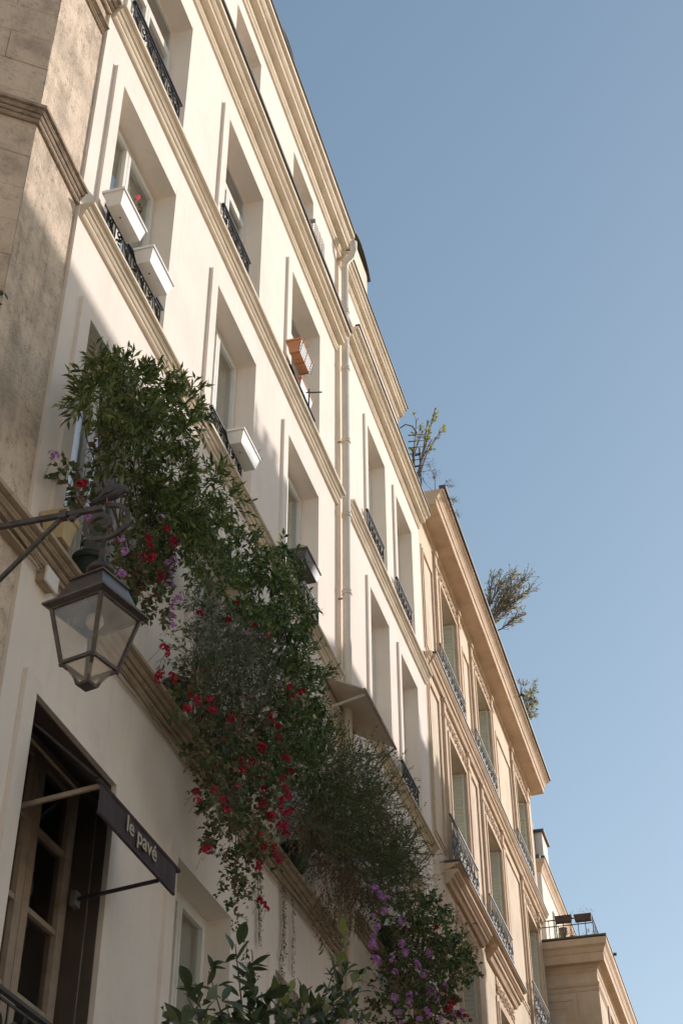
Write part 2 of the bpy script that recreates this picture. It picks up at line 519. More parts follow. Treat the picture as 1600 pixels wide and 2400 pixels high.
def railing(house, y0, y1, z0, z1, x=0.06, mat='iron', rail_mat=None, unit=0.2, thick=0.008, dense=False):
    """wrought-iron window guard: bars and scrolls, with its hand rail as a part of it"""
    m = MB()
    h = z1 - z0
    m.box(x - .007, x + .007, y0, y1, z0, z0 + .015)
    m.box(x - .007, x + .007, y0, y1, z1 - .07 * h - .014, z1 - .07 * h)
    m.box(x - .008, x + .008, y0, y0 + .016, z0 - .05, z1)
    m.box(x - .008, x + .008, y1 - .016, y1, z0 - .05, z1)
    n = max(2, round((y1 - y0) / unit))
    u = (y1 - y0) / n
    zc = z0 + h * .46
    for k in range(n):
        a = y0 + u * k
        yc = a + u / 2
        s = 1 if k % 2 else -1
        rr = min(u * .46, h * .24)
        for c, a0, sg in (((yc, zc + rr * .98), -math.pi / 2, s), ((yc, zc - rr * .98), math.pi / 2, s)):
            m.tube([(x, p, q) for p, q in spiral(c, rr, 1.4, a0, sg)], thick, 4)
        m.tube([(x, yc - s * rr * 1.0, z0 + .01), (x, yc - s * rr * .75, zc - rr * .5), (x, yc, zc), (x, yc + s * rr * .75, zc + rr * .5), (x, yc + s * rr, z1 - .06 * h)], thick, 4)
        m.box(x - .005, x + .005, a - .005, a + .005, z0, z1 - .07 * h)
        m.ball((x + .006, yc, zc), .018, 6, 4)
        if dense:
            for c, a0, sg in (((a + u * .2, zc + rr * .3), 0, 1), ((a + u * .8, zc - rr * .3), math.pi, 1), ((a + u * .12, zc - rr), 1.5, -1), ((a + u * .88, zc + rr * 1.1), 4, -1)):
                m.tube([(x + .004, p, q) for p, q in spiral(c, rr * .55, 1.2, a0, sg, 9)], thick * .9, 4)
            for q in range(6):
                an = q * math.pi / 3
                m.ball((x + .01, yc + .05 * math.cos(an), zc + .05 * math.sin(an)), .022, 5, 4, (0.5, 1, 1))
    g = m.build('window_guard', mat, house)
    t = MB().box(x - .018, x + .018, y0 - .03, y1 + .03, z1 - .012, z1 + .012)
    t.build('hand_rail', rail_mat or mat, g)
    return g

# ================================================================== setting
structure(MB().box(-150, 150, -120, 300, -0.4, 0.0).build('ground', 'pavement'))
structure(MB().box(1.3, 5.4, -60, 120, -0.3, 0.004).build('road', 'asphalt'))
structure(MB().box(0.02, 1.3, -60, 120, -0.3, 0.12).build('pavement', 'pavement'))
structure(MB().box(5.4, 6.9, -60, 120, -0.3, 0.12).build('pavement', 'pavement'))

# ================================================================== left white house
HA = thing('white_house', (0, 10.7, 0), 'cream plastered house in the middle of the row, flower boxes and shrubs on its windows', 'house')
WY = [(7.28, 8.60), (9.83, 11.08), (12.29, 13.53)]
W5 = [(7.42, 8.37), (9.91, 10.86), (12.31, 13.26)]
ROWS = [(4.30, 6.44), (7.50, 9.82), (10.79, 12.81), (13.58, 15.58)]
holes = [(a, b, c, d) for c, d in ROWS for a, b in WY] + [(a, b, 16.5, 18.02) for a, b in W5]
m = front_wall(MB(), 6.9, 14.48, 0, 18.6, holes)
shell(m, -8, 0, 6.9, 14.48, 0, 18.6)
m.build('wall', 'plaster', HA)
for z in (7.1, 10.3, 13.3, 16.2):
    MB().box(-7.9, -0.36, 6.95, 14.5, z, z + .1).build('floor_slab', 'opposite', HA)
for z0, h, p, a, b, mt in ((7.34, .15, .15, 6.94, 14.42, 'course_low'), (10.635, .15, .12, 6.92, 14.40, 'moulding'), (13.37, .18, .135, 6.93, 14.43, 'moulding')):
    MB().prism(scaled(COURSE, p, h, 0, z0), a, b).build('string_course', mt, HA)
c4 = MB().prism(scaled(CORNICE, .225, .31, 0, 16.13), 6.9, 14.42).build('cornice', 'moulding', HA)
MB().box(.17, .25, 6.9, 14.42, 16.442, 16.49).build('gutter', 'zinc', c4)
c5 = MB().prism(scaled(CORNICE, .25, .44, 0, 18.30), 6.9, 14.62).build('cornice', 'moulding', HA)
MB().box(.19, .268, 6.9, 14.62, 18.735, 18.785).build('gutter', 'zinc', c5)
for r, (c, d) in enumerate(ROWS):
    for k, (a, b) in enumerate(WY):
        surround(HA, a, b, c, d)
        if r == 0 and k == 0:
            continue
        casement(HA, a, b, c, d, -0.2, transom=(15.08 if r == 3 else None), curtain=(r, k) not in ((3, 0), (3, 1), (1, 0)), drape=0.0)
for a, b in W5:
    casement(HA, a, b, 16.5, 18.02, -0.22, curtain=False)
# brown casement of the cafe window with dark panelled reveals
m = MB()
m.box(-.24, -.004, 8.588, 8.597, 4.31, 6.43)
m.box(-.24, -.004, 7.283, 7.292, 4.31, 6.43)
m.box(-.24, -.004, 7.295, 8.585, 6.428, 6.437)
m.build('reveal_lining', 'dark_lining', HA)
# casement
cw = casement(HA, 7.28, 8.60, 4.30, 6.44, -0.25, curtain=False, bars=(4.78, 5.33, 5.88), mat='frame_wood', glass='glass_dark', stile=0.09)
for a, b, c, d in ((7.22, 8.42, 10.80, 11.06), (9.77, 10.66, 10.80, 11.03), (12.2, 13.4, 10.80, 11.05)):
    railing(HA, a, b, c, d, .08, unit=.17)
for a, b, c, d in ((7.22, 8.42, 13.62, 14.01), (9.77, 10.62, 13.60, 13.98), (12.2, 13.2, 13.60, 13.80)):
    railing(HA, a, b, c, d, .06, unit=.17, rail_mat=None)
railing(HA, 7.2, 8.5, 4.0, 4.53, .06, unit=.2, thick=.01)
for a, b in WY[1:2]:
    railing(HA, a - .05, b - .05, 7.55, 8.0, .09, unit=.2)
# roof with dormers
rf = MB()
rf.add([(.12, 6.9, 18.7), (.12, 14.6, 18.7), (-.75, 14.6, 20.4), (-.75, 6.9, 20.4), (-7, 6.9, 21.6), (-7, 14.6, 21.6)], [(0, 1, 2, 3), (3, 2, 5, 4)])
roof = rf.build('roof', 'zinc', HA)
def dormer(house, y0, y1, x, z0, z1):
    m = MB()
    m.box(x - 1.4, x, y0 + .08, y1 - .08, z0, z1 - .25)
    m.build('dormer', 'moulding', house)
    n = 8
    ring = []
    for k in range(n + 1):
        t = k / n
        ring.append((y0 + (y1 - y0) * t, z1 - .28 + .28 * math.sin(math.pi * t) ** .7))
    prof = ring + [(p, q - .04) for p, q in reversed(ring)]
    d = MB().loft([[(xx, p, q) for p, q in prof] for xx in (x - 1.4, x + .05)])
    return d.build('dormer_roof', 'zinc', house)
dormer(HA, 11.6, 12.7, -.12, 18.7, 20.42)
dormer(HA, 8.6, 9.7, -.12, 18.7, 20.42)

# ================================================================== right white house
HB = thing('white_house', (0, 17.1, 0), 'narrow cream house right of the downpipe with two bays of tall windows', 'house')
RY = [(16.05, 17.10), (17.82, 18.87)]
RR = [(7.7, 10.0), (10.88, 13.17), (13.85, 16.14)]
holes = [(a, b, c, d) for c, d in RR for a, b in RY]
m = front_wall(MB(), 14.66, 19.6, 0, 16.95, holes)
shell(m, -8, 0, 14.66, 19.6, 0, 16.95)
m.build('wall', 'plaster', HB)
MB().box(-.4, -.07, 14.482, 14.658, 0, 18.3).build('joint_strip', 'moulding', HB)
m = front_wall(MB(), 14.67, 18.4, 16.952, 18.4, [(15.05, 15.75, 17.0, 17.66), (16.6, 17.4, 17.0, 17.9)], x=-.02)
shell(m, -6, -.02, 14.67, 18.4, 16.952, 18.4)
m.build('attic_wall', 'plaster', HB)
for z in (10.5, 13.6):
    MB().box(-7.9, -0.36, 14.6, 19.5, z, z + .1).build('floor_slab', 'opposite', HB)
for z0, h, p, mt in ((7.9, .15, .12, 'course_low'), (10.74, .14, .115, 'moulding'), (13.66, .175, .13, 'moulding')):
    MB().prism(scaled(COURSE, p, h, 0, z0), 14.92, 19.6).build('string_course', mt, HB)
c4 = MB().prism(scaled(CORNICE, .225, .30, 0, 16.75), 14.88, 19.6).build('cornice', 'moulding', HB)
MB().box(.17, .243, 14.88, 19.61, 17.045, 17.075).build('gutter', 'zinc', c4)
c5 = MB().prism(scaled(CORNICE, .17, .27, -.02, 18.20), 14.66, 18.42).build('cornice', 'moulding', HB)
MB().box(.10, .168, 14.66, 18.43, 18.467, 18.5).build('gutter', 'zinc', c5)
for c, d in RR:
    for a, b in RY:
        surround(HB, a, b, c, d, .13, .11)
        casement(HB, a, b, c, d, -.2)
casement(HB, 15.05, 15.75, 17.0, 17.66, -.2, curtain=False)
casement(HB, 16.6, 17.4, 17.0, 17.9, -.2, curtain=False)
for a, b, c, d in ((15.85, 16.42, 13.88, 14.34), (17.58, 18.16, 13.88, 14.34), (17.55, 18.15, 10.9, 11.24), (15.85, 16.42, 10.9, 11.24)):
    railing(HB, a, b + .35, c, d, .06, unit=.15)
rf = MB()
rf.add([(.0, 14.62, 18.45), (.0, 18.4, 18.45), (-.6, 18.4, 19.6), (-.6, 14.62, 19.6), (-6, 14.62, 20.4), (-6, 18.4, 20.4), (.0, 18.4, 18.3), (-6, 18.4, 18.3)],
       [(0, 1, 2, 3), (3, 2, 5, 4), (1, 6, 7, 5, 2)])
rf.build('roof', 'zinc', HB)
dormer(HB, 15.7, 16.9, -.12, 18.4, 20.45)
MB().box(-.9, -.12, 18.55, 18.62, 17.0, 19.0).build('terrace_wall', 'plaster', HB)

# ================================================================== corner house at the left edge
HN = thing('corner_house', (0, 6.2, 0), 'weathered old house at the left edge with a cut corner', 'house')
CY, CX = 6.14, -0.03
dv = Vector((math.cos(R(37.9)), math.sin(R(37.9)), 0))      # along the cut corner towards the facade
P0 = Vector((CX, CY, 0))
L = 3.4
q0 = P0 - dv * L
m = MB()
m.quad((CX, CY, 0), (CX, 6.898, 0), (CX, 6.898, 17), (CX, CY, 17))
m.quad((q0.x, q0.y, 0), (q0.x - 6, q0.y - .01, 0), (q0.x - 6, q0.y, 17), (q0.x, q0.y, 17))
m.quad((CX, 6.898, 0), (-8, 6.898, 0), (-8, 6.898, 17), (CX, 6.898, 17))
m.quad((CX, CY, 17), (CX, 6.898, 17), (-8, 6.898, 17), (q0.x, q0.y, 17))
m.build('plaster_wall', 'rough_plaster', HN)
m = MB()
nv = Vector((dv.y, -dv.x, 0))                                # outward normal of the cut corner
b0, b1 = P0 - nv * .05, q0 - nv * .05
m.quad((b1.x, b1.y, 0), (b0.x, b0.y, 0), (b0.x, b0.y, 17), (b1.x, b1.y, 17))
m.build('backing', 'old_cornice', HN)
# ashlar blocks of the cut corner
blocks = {}
rows = int(17 / .36)
for r in range(rows):
    z0 = r * .36
    off = .0 if r % 2 else .34
    s = 0.0
    k = 0
    while s < L:
        ln = .68 if (k or not off) else off
        ln = min(ln, L - s)
        if ln < .05:
            break
        if 6.0 < z0 < 15.0 and s < 2.1:
            key = round(ln, 2)
            if key not in blocks:
                bm_ = MB()
                g = .0012
                bv = .004
                for x0_, x1_ in ((0, 1),):
                    a0, a1, c0, c1 = g, ln - g, g, .36 - g
                    f_, bk = 0.0, -.06
                    vs = [(a0, bk, c0), (a1, bk, c0), (a1, bk, c1), (a0, bk, c1), (a0, f_ - bv, c0), (a1, f_ - bv, c0), (a1, f_ - bv, c1), (a0, f_ - bv, c1),
                          (a0 + bv, f_, c0 + bv), (a1 - bv, f_, c0 + bv), (a1 - bv, f_, c1 - bv), (a0 + bv, f_, c1 - bv)]
                    bm_.add(vs, [(0, 1, 5, 4), (1, 2, 6, 5), (2, 3, 7, 6), (3, 0, 4, 7), (4, 5, 9, 8), (5, 6, 10, 9), (6, 7, 11, 10), (7, 4, 8, 11), (8, 9, 10, 11)])
                me = bpy.data.meshes.new('stone_block')
                me.from_pydata(bm_.v, [], bm_.f)
                me.materials.append(M['old_stone'])
                blocks[key] = me
            o = link('stone_block', blocks[key], HN)
            p = P0 - dv * s + nv * random.uniform(-.003, .003)
            o.matrix_basis = Matrix((( -dv.x, nv.x, 0, p.x), (-dv.y, nv.y, 0, p.y), (0, 0, 1, z0), (0, 0, 0, 1)))
        s += ln
        k += 1
m = MB()
for za, zb in ((0, 6.12), (15.12, 17)):
    m.quad((q0.x, q0.y, za), (CX, CY, za), (CX, CY, zb), (q0.x, q0.y, zb))
e0 = P0 - dv * 2.04
m.quad((q0.x, q0.y, 6.12), (e0.x, e0.y, 6.12), (e0.x, e0.y, 15.12), (q0.x, q0.y, 15.12))
m.build('plain_wall', 'old_stone', HN)
def corner_course(z0, h, p, dz=0.0, y1=6.9, mat='old_cornice'):
    """moulded course that turns the cut corner"""
    prof = scaled(COURSE, p, h, 0, z0)
    mi = (Vector((1, 0, 0)) + nv).normalized()
    mi = mi / mi.dot(Vector((1, 0, 0)))
    r_ = []
    for base, d_, zz in ((q0, nv, 0), (P0, mi, 0), (Vector((CX, y1, 0)), Vector((1, 0, 0)), dz)):
        r_.append([(base.x + d_.x * x, base.y + d_.y * x, z + zz) for x, z in prof])
    return MB().loft(r_).build('string_course', mat, HN)
corner_course(10.82, .16, .09, -.07)
corner_course(7.22, .17, .17, 0.05, 6.93, 'course_low')
corner_course(13.02, .07, .07, 0.0, 6.86)
corner_course(13.38, .20, .12, 0.0, 6.92)

# ================================================================== beige stone house
HS = thing('stone_house', (0, 25.2, 0), 'warm beige limestone house with carved friezes, pale shutters and iron balcony guards', 'house')
BT = [(21.1, 22.5), (24.25, 25.75), (28.6, 30.0)]
BM_ = [(21.2, 22.6), (24.4, 25.85), (28.6, 30.0)]
BROW = [(BT, 14.36, 16.62), (BM_, 11.04, 13.60), (BM_, 7.9, 10.15)]
holes = [(a, b, c, d) for L_, c, d in BROW for a, b in L_]
m = front_wall(MB(), 19.602, 30.9, 0, 17.3, holes, depth=.42)
shell(m, -9, 0, 19.602, 30.9, 0, 17.3)
m.build('wall', 'stone', HS)
for z in (10.5, 14.0):
    MB().box(-8.9, -0.44, 19.7, 30.8, z, z + .1).build('floor_slab', 'opposite', HS)
BC = [(-.03, 0), (.02, 0), (.03, .05), (.05, .07), (.31, .085), (.33, .07), (.34, .08), (.34, .21), (.36, .215), (.37, .25), (.40, .30), (.46, .345), (.48, .35), (.48, .385), (-.03, .39)]
bc = MB().prism(scaled(BC, 1, 1, 0, 17.165), 19.60, 30.93).build('cornice', 'stone_trim', HS)
MB().box(.40, .52, 19.60, 30.95, 17.558, 17.63).build('gutter', 'zinc', bc)
# seams of the cornice stones: each block of the crown a little apart in tone is left to the material; gutter hook
def ledge(y0, y1, z0, h, p, name='ledge'):
    b = MB().prism(scaled(HOOD, p, h, 0, z0), y0, y1).build(name, 'stone_trim', HS)
    MB().box(-.02, p + .018, y0 - .01, y1 + .01, z0 + h + .002, z0 + h + .04).build('lead_edge', 'zinc', b)
    return b
ledge(19.78, 30.95, 14.13, .20, .165)
ledge(20.42, 26.25, 10.90, .10, .235)
for a, b in ((20.44, 23.15), (23.66, 26.2)):
    MB().prism(scaled(HOOD, .20, .21, 0, 10.69), a, b).build('hood', 'stone_trim', HS)
# shutters folded against the far reveal
slat_me = MB()
slat_me.add([(-.10, 0, -.014), (.10, 0, -.014), (.10, .012, .016), (-.10, .012, .016), (-.10, .006, -.018), (.10, .006, -.018), (.10, .018, .012), (-.10, .018, .012)],
            [(0, 1, 2, 3), (7, 6, 5, 4), (0, 4, 5, 1), (2, 6, 7, 3), (1, 5, 6, 2), (0, 3, 7, 4)])
sme = bpy.data.meshes.new('slat')
sme.from_pydata([(x, -y, z) for x, y, z in slat_me.v], [], slat_me.f)
sme.materials.append(M['shutter'])
def folded_shutter(y1, z0, z1):
    y = y1 - .035
    x0, x1 = -.29, -.015
    m = MB()
    m.box(x0, x0 + .035, y - .03, y, z0, z1)
    m.box(x1 - .035, x1, y - .03, y, z0, z1)
    for z in (z0, (z0 + z1) / 2 - .03, z1 - .06):
        m.box(x0 + .035, x1 - .035, y - .028, y - .002, z, z + .06)
    m.box(x0 + .03, x1 - .03, y - .006, y - .003, z0 + .03, z1 - .03)
    s = m.build('shutter', 'shutter', HS)
    n = int((z1 - z0 - .2) / .075)
    for k in range(n):
        z = z0 + .1 + k * (z1 - z0 - .2) / n
        if abs(z - (z0 + z1) / 2) < .06:
            continue
        o = link('slat', sme, s)
        o.location = ((x0 + x1) / 2, y - .010, z)
def carved(y0, y1, z0, z1, seed):
    rr = random.Random(seed)
    m = MB()
    m.box(-.01, .018, y0, y1, z0, z1)
    n = int((y1 - y0) / .105)
    zc = (z0 + z1) / 2
    h = (z1 - z0)
    for k in range(n):
        yc = y0 + (y1 - y0) * (k + .5) / n
        s = 1 if k % 2 else -1
        mid = abs(k - (n - 1) / 2) < 1
        sc = 1.5 if mid else 1.0
        m.tube([(.022, p, q) for p, q in spiral((yc, zc + s * h * .10), h * .23 * sc, 1.1, s * 1.5, s, 9)], .014, 4)
        m.ball((.025, yc, zc + s * h * .1), .03 * sc, 6, 4, (.8, 1, 1))
        for q in range(3):
            m.ball((.02, yc + rr.uniform(-.05, .05), zc - s * h * rr.uniform(.05, .33)), rr.uniform(.018, .032), 5, 4, (.7, 1.3, .9))
    return m.build('carved_frieze', 'stone_trim', HS)
def moulded_frame(y0, y1, z0, z1, wd=.07, t=.03, name='window_moulding', bottom=False, mat='stone_trim'):
    m = MB()
    for k, (e, tt) in enumerate(((0, t), (wd * .55, t * .55))):
        a, b, d = y0 - e - wd * .5, y1 + e + wd * .5, z1 + e + wd * .5
        lo = z0 - (e + wd * .5 if bottom else 0)
        m.box(.0006, tt, a, a + wd * .5, lo, d)
        m.box(.0006, tt, b - wd * .5, b, lo, d)
        m.box(.0006, tt - .002, a + wd * .5, b - wd * .5, d - wd * .5, d)
        if bottom:
            m.box(.0006, tt - .002, a + wd * .5, b - wd * .5, lo, lo + wd * .5)
    return m.build(name, mat, HS)
for r, (L_, c, d) in enumerate(BROW):
    for k, (a, b) in enumerate(L_):
        moulded_frame(a, b, c, d, .13, .045)
        casement(HS, a, b, c, d, -.33, curtain=True)
        folded_shutter(b, c + .04, d - .02)
        if r < 2:
            zt = 17.02 if r == 0 else 14.06
            carved(a - .08, b + .10, d + .12, zt - .03, 10 * r + k)
            for e in (a - .36, b + .20):
                m = MB()
                m.box(-.01, .05, e, e + .14, c + .02, zt)
                m.box(-.01, .075, e - .015, e + .155, zt, zt + .06)
                m.box(-.01, .065, e - .01, e + .15, zt - .28, zt - .24)
                m.build('pilaster', 'stone_trim', HS)
        else:
            carved(a - .05, b + .12, d + .14, 10.66, 30 + k)
for (a, b) in ((19.74, 20.56), (22.98, 23.70), (26.30, 28.02)):
    moulded_frame(a + .07, b - .07, 14.55, 16.42, .10, .032, 'wall_panel', True)
    moulded_frame(a + .10, b - .04, 11.3, 13.85, .10, .032, 'wall_panel', True)
for a, b in ((20.6, 22.6), (23.62, 25.62), (27.95, 29.8)):
    railing(HS, a, b, 14.38, 15.02, .085, 'iron_grey', unit=.24, thick=.011, dense=True)
for a, b in ((20.5, 22.62), (23.65, 25.75), (28.0, 29.9)):
    railing(HS, a, b, 11.06, 11.82, .12, 'iron_grey', unit=.26, thick=.012, dense=True)
MB().prism(scaled(HOOD, .12, .16, 0, 14.14), 19.62, 19.777).build('ledge_end', 'stone_trim', HS)
# terrace kerb on the roof
MB().box(-8, -.1, 19.65, 30.85, 17.56, 17.75).build('roof', 'zinc', HS)
hk = MB()
hk.tube([(.36, 27.0, 17.50), (.44, 27.0, 17.60), (.54, 27.0, 17.63), (.60, 27.0, 17.56)], .035, 6)
hk.build('gutter_spout', 'zinc', HS)

# ================================================================== projecting stone house further on
HC = thing('stone_house', (.5, 36, 0), 'beige stone house projecting into the street with a planted roof terrace', 'house')
m = front_wall(MB(), 31.0, 60, 0, 13.2, [(a, a + 1.0, 10.2, 12.62) for a in (32.5, 35.6, 38.7, 41.8)], x=1.08)
m.quad((-6, 31.0, 0), (1.08, 31.0, 0), (1.08, 31.0, 13.2), (-6, 31.0, 13.2))
m.quad((-6, 31.0, 13.2), (1.08, 31.0, 13.2), (1.08, 60, 13.2), (-6, 60, 13.2))
m.quad((-6, 60, 0), (1.08, 60, 0), (1.08, 60, 13.2), (-6, 60, 13.2))
m.build('wall', 'stone', HC)
def c_corner(prof, name, mat='stone_trim'):
    r_ = []
    for (bx, by), (dx, dy) in (((-6, 31.0), (0, -1)), ((1.08, 31.0), (1, -1)), ((1.08, 60), (1, 0))):
        r_.append([(bx + dx * x, by + dy * x, z) for x, z in prof])
    return MB().loft(r_).build(name, mat, HC)
c_corner([(-.05, 13.0), (.01, 13.0), (.03, 13.08), (.07, 13.14), (.20, 13.16), (.20, 13.34), (.22, 13.36), (.25, 13.45), (.30, 13.50), (.30, 13.64), (-.05, 13.66)], 'cornice')
c_corner([(.20, 13.662), (.315, 13.662), (.315, 13.70), (.20, 13.70)], 'gutter', 'zinc')
c_corner([(-.05, 12.70), (.015, 12.70), (.03, 12.74), (.03, 12.78), (-.05, 12.80)], 'string_course')
c_corner([(-.05, 12.60), (.012, 12.60), (.012, 12.65), (-.05, 12.65)], 'string_course')
m = MB()
for x0, x1, z1, t in ((.10, .52, 12.46, .02), (.02, .38, 12.30, .012)):
    m.box(x1 - .03, x1, 31.0 - t, 31.01, 6, z1)
    m.box(-.6, x1 - .03, 31.0 - t + .002, 31.01, z1 - .03, z1)
m.box(.60, .63, 30.985, 31.01, 6, 12.6)
m.build('panel_mouldings', 'stone_trim', HC)
for a in (32.5, 35.6, 38.7, 41.8):
    m = MB()
    m.box(.70, .76, a, a + 1.0, 10.2, 12.62)
    m.build('window', 'frame_white', HC)
    m = MB()
    for y in (a - .1, a + 1.0):
        m.box(1.07, 1.12, y, y + .1, 10.2, 12.72)
    m.box(1.07, 1.118, a, a + 1.0, 12.622, 12.72)
    m.build('window_moulding', 'stone_trim', HC)
    m = MB()
    m.box(.78, 1.06, a + .93, a + .97, 10.3, 12.6)
    for k in range(24):
        m.box(.79, 1.05, a + .915, a + .93, 10.35 + k * .093, 10.35 + k * .093 + .05)
    m.build('shutter', 'shutter', HC)
# terrace railing
m = MB()
m.box(-1.2, 1.12, 31.0, 31.02, 14.22, 14.24)
m.box(1.10, 1.12, 31.02, 45, 14.22, 14.24)
m.box(-1.2, 1.12, 31.0, 31.02, 14.08, 14.095)
for k in range(14):
    x = 1.11 - k * .16
    m.box(x - .008, x + .008, 31.002, 31.018, 13.66, 14.22)
for k in range(40):
    y = 31.1 + k * .3
    m.box(1.102, 1.118, y - .008, y + .008, 13.66, 14.22)
m.build('terrace_railing', 'iron', HC)
MB().tube([(1.30, 32.0, 13.66), (1.38, 32.0, 13.72), (1.46, 32.0, 13.70)], .035, 6).build('gutter_spout', 'zinc', HC)

# ================================================================== white house behind the terrace
HE = thing('white_house', (-.5, 40, 0), 'pale upper storeys rising behind the planted terrace', 'house')
m = front_wall(MB(), 34.0, 62, 13.2, 16.85, [(a, a + 1.1, 14.2, 16.3) for a in (36, 39.5, 43)], x=-.30)
m.quad((-8, 34.0, 13.2), (-.30, 34.0, 13.2), (-.30, 34.0, 16.85), (-8, 34.0, 16.85))
m.quad((-8, 34.0, 16.85), (-.30, 34.0, 16.85), (-.30, 62, 16.85), (-8, 62, 16.85))
m.build('wall', 'plaster', HE)
r_ = []
prof = [(-.05, 16.72), (.02, 16.72), (.04, 16.82), (.09, 16.90), (.13, 16.93), (.13, 17.02), (-.05, 17.04)]
for (bx, by), (dx, dy) in (((-8, 34.0), (0, -1)), ((-.30, 34.0), (1, -1)), ((-.30, 62), (1, 0))):
    r_.append([(bx + dx * x, by + dy * x, z) for x, z in prof])
MB().loft(r_).build('cornice', 'stone_trim', HE)
MB().box(-.26, -.15, 33.86, 62, 17.042, 17.075).build('gutter', 'zinc', HE)
MB().box(-1.3, -.235, 34.35, 35.2, 17.04, 17.93).build('dormer', 'plaster', HE)
MB().box(-1.4, -.17, 34.27, 35.28, 17.93, 17.99).build('dormer_roof', 'zinc', HE)
MB().box(-1.6, -.42, 34.1, 34.3, 17.04, 18.15).build('chimney', 'zinc', HE)
MB().box(-.42, -.30, 34.02, 34.2, 17.04, 17.2).build('roof_vent', 'zinc', HE)
for a in (36, 39.5, 43):
    m = MB()
    m.box(-.60, -.55, a, a + 1.1, 14.2, 16.3)
    m.build('window', 'frame_white', HE)
    for y in (a - .5, a + 1.12):
        m = MB()
        m.box(-.30, -.26, y, y + .46, 14.2, 16.3)
        for k in range(24):
            m.box(-.26, -.245, y + .04, y + .42, 14.25 + k * .085, 14.25 + k * .085 + .05)
        m.build('shutter', 'shutter', HE)

# ================================================================== houses across the street (they throw the shadow on the facades)
XO = 6.9
tz = math.tan(SUN_EL) / math.cos(SUN_AZ) * XO
ty = math.tan(SUN_AZ) * XO
def opposite(y0, y1, z, label, chim=()):
    """y0..y1 and z are where its shadow falls on the near facades"""
    a, b, h = y0 + ty, y1 + ty, z + tz
    t = thing('opposite_house', (XO + 4, (a + b) / 2, 0), label, 'house', 'houses across the street')
    m = MB()
    m.box(XO, XO + 9, a, b, 0, h)
    m.build('wall', 'opposite', t)
    MB().box(XO - .12, XO + .1, a, b, h - .5, h - .3).build('cornice', 'stone_trim', t)
    n = max(1, int((b - a) / 2.4))
    for k in range(n):
        yc = a + (b - a) * (k + .5) / n
        for f in range(5):
            zb = 1.2 + f * 3.1
            if zb + 2 > h - .6 or not -2 < yc < 40:
                continue
            fr = MB().box(XO - .05, XO + .02, yc - .62, yc + .62, zb - .08, zb + 1.98).build('window', 'frame_white', t)
            MB().box(XO - .07, XO - .045, yc - .53, yc + .53, zb, zb + 1.9).build('pane', 'glass_dark', fr)
    for ya, yb, zc, pots in chim:
        m = MB().box(XO - .0 + .02, XO + .9, ya + ty, yb + ty, h - .1, zc + tz)
        c = m.build('chimney', 'opposite', t)
        for p in pots:
            MB().lathe((XO + .3, p + ty), [(.09, zc + tz - .02), (.085, zc + tz + .35), (.07, zc + tz + .36)], 10).build('chimney_pot', 'terracotta', c)
    return t
opposite(5.7, 10.05, 10.08, 'plain shaded plastered house across the street from the lantern')
opposite(10.05, 14.7, 10.80, 'plastered house across the street with a broad chimney', [(11.35, 12.4, 12.05, (11.5, 11.9, 12.2))])
opposite(14.7, 18.95, 11.38, 'shaded house across the street facing the downpipe')
opposite(18.95, 23.4, 10.75, 'house across the street with a tall chimney facing the stone house', [(19.1, 20.9, 12.5, (19.3, 20.0, 20.6))])
opposite(23.4, 60, 8.6, 'low house across the street far down the row')

# houses at the crossing behind the viewer, lit by the sun
def crossing_house(x0, x1, y0, y1, h, label, face):
    t = thing('crossing_house', ((x0 + x1) / 2, (y0 + y1) / 2, 0), label, 'house', 'houses at the crossing')
    MB().box(x0, x1, y0, y1, 0, h).build('wall', 'opposite', t)
    MB().box(x0 - .15, x1 + .15, y0 - .15, y1 + .15, h - .6, h - .35).build('cornice', 'stone_trim', t)
    for k in range(int((x1 - x0) / 2.6)):
        xc = x0 + 1.3 + k * 2.6
        for f in range(int((h - 3) / 3.1)):
            zb_ = 1.2 + f * 3.1
            fr_ = MB().box(xc - .6, xc + .6, y1 - .02, y1 + .05, zb_ - .08, zb_ + 1.98).build('window', 'frame_white', t)
            MB().box(xc - .5, xc + .5, y1 + .045, y1 + .07, zb_, zb_ + 1.9).build('pane', 'glass_dark', fr_)
    return t
crossing_house(-16, 1.2, -26, -9.5, 19, 'sunlit plastered house on the near side of the crossing', 1)
crossing_house(6.9, 18, -26, -3, 15, 'plastered house on the far side of the crossing', 1)

# ================================================================== downpipe between the two white houses
DP = thing('downpipe', (.1, 14.56, 7.0), 'cream painted rainwater downpipe running down between the two white houses', 'downpipe')
PX, PY = .105, 14.56
MB().lathe((PX, PY), [(.055, 5.0), (.055, 17.95)], 16).build('pipe', 'pipe', DP, True)
MB().tube([(PX, PY, 17.93), (PX, PY, 18.02), (PX + .03, PY, 18.12), (PX + .10, PY, 18.20), (PX + .14, PY, 18.30), (PX + .14, PY, 18.5)], .057, 12).build('elbow', 'pipe', DP, True)
for z in (17.05, 14.55, 12.05, 10.0, 15.9, 13.28):
    MB().lathe((PX, PY), [(.055, z - .03), (.066, z - .03), (.066, z - .015), (.060, z - .012), (.060, z + .012), (.066, z + .015), (.066, z + .03), (.055, z + .03)], 16).build('collar', 'pipe', DP, True)
for z in (12.02, 14.6, 17.2):
    m = MB()
    m.box(-.01, PX - .05, PY - .012, PY + .012, z - .05, z - .035)
    m.build('bracket', 'iron_grey', DP)

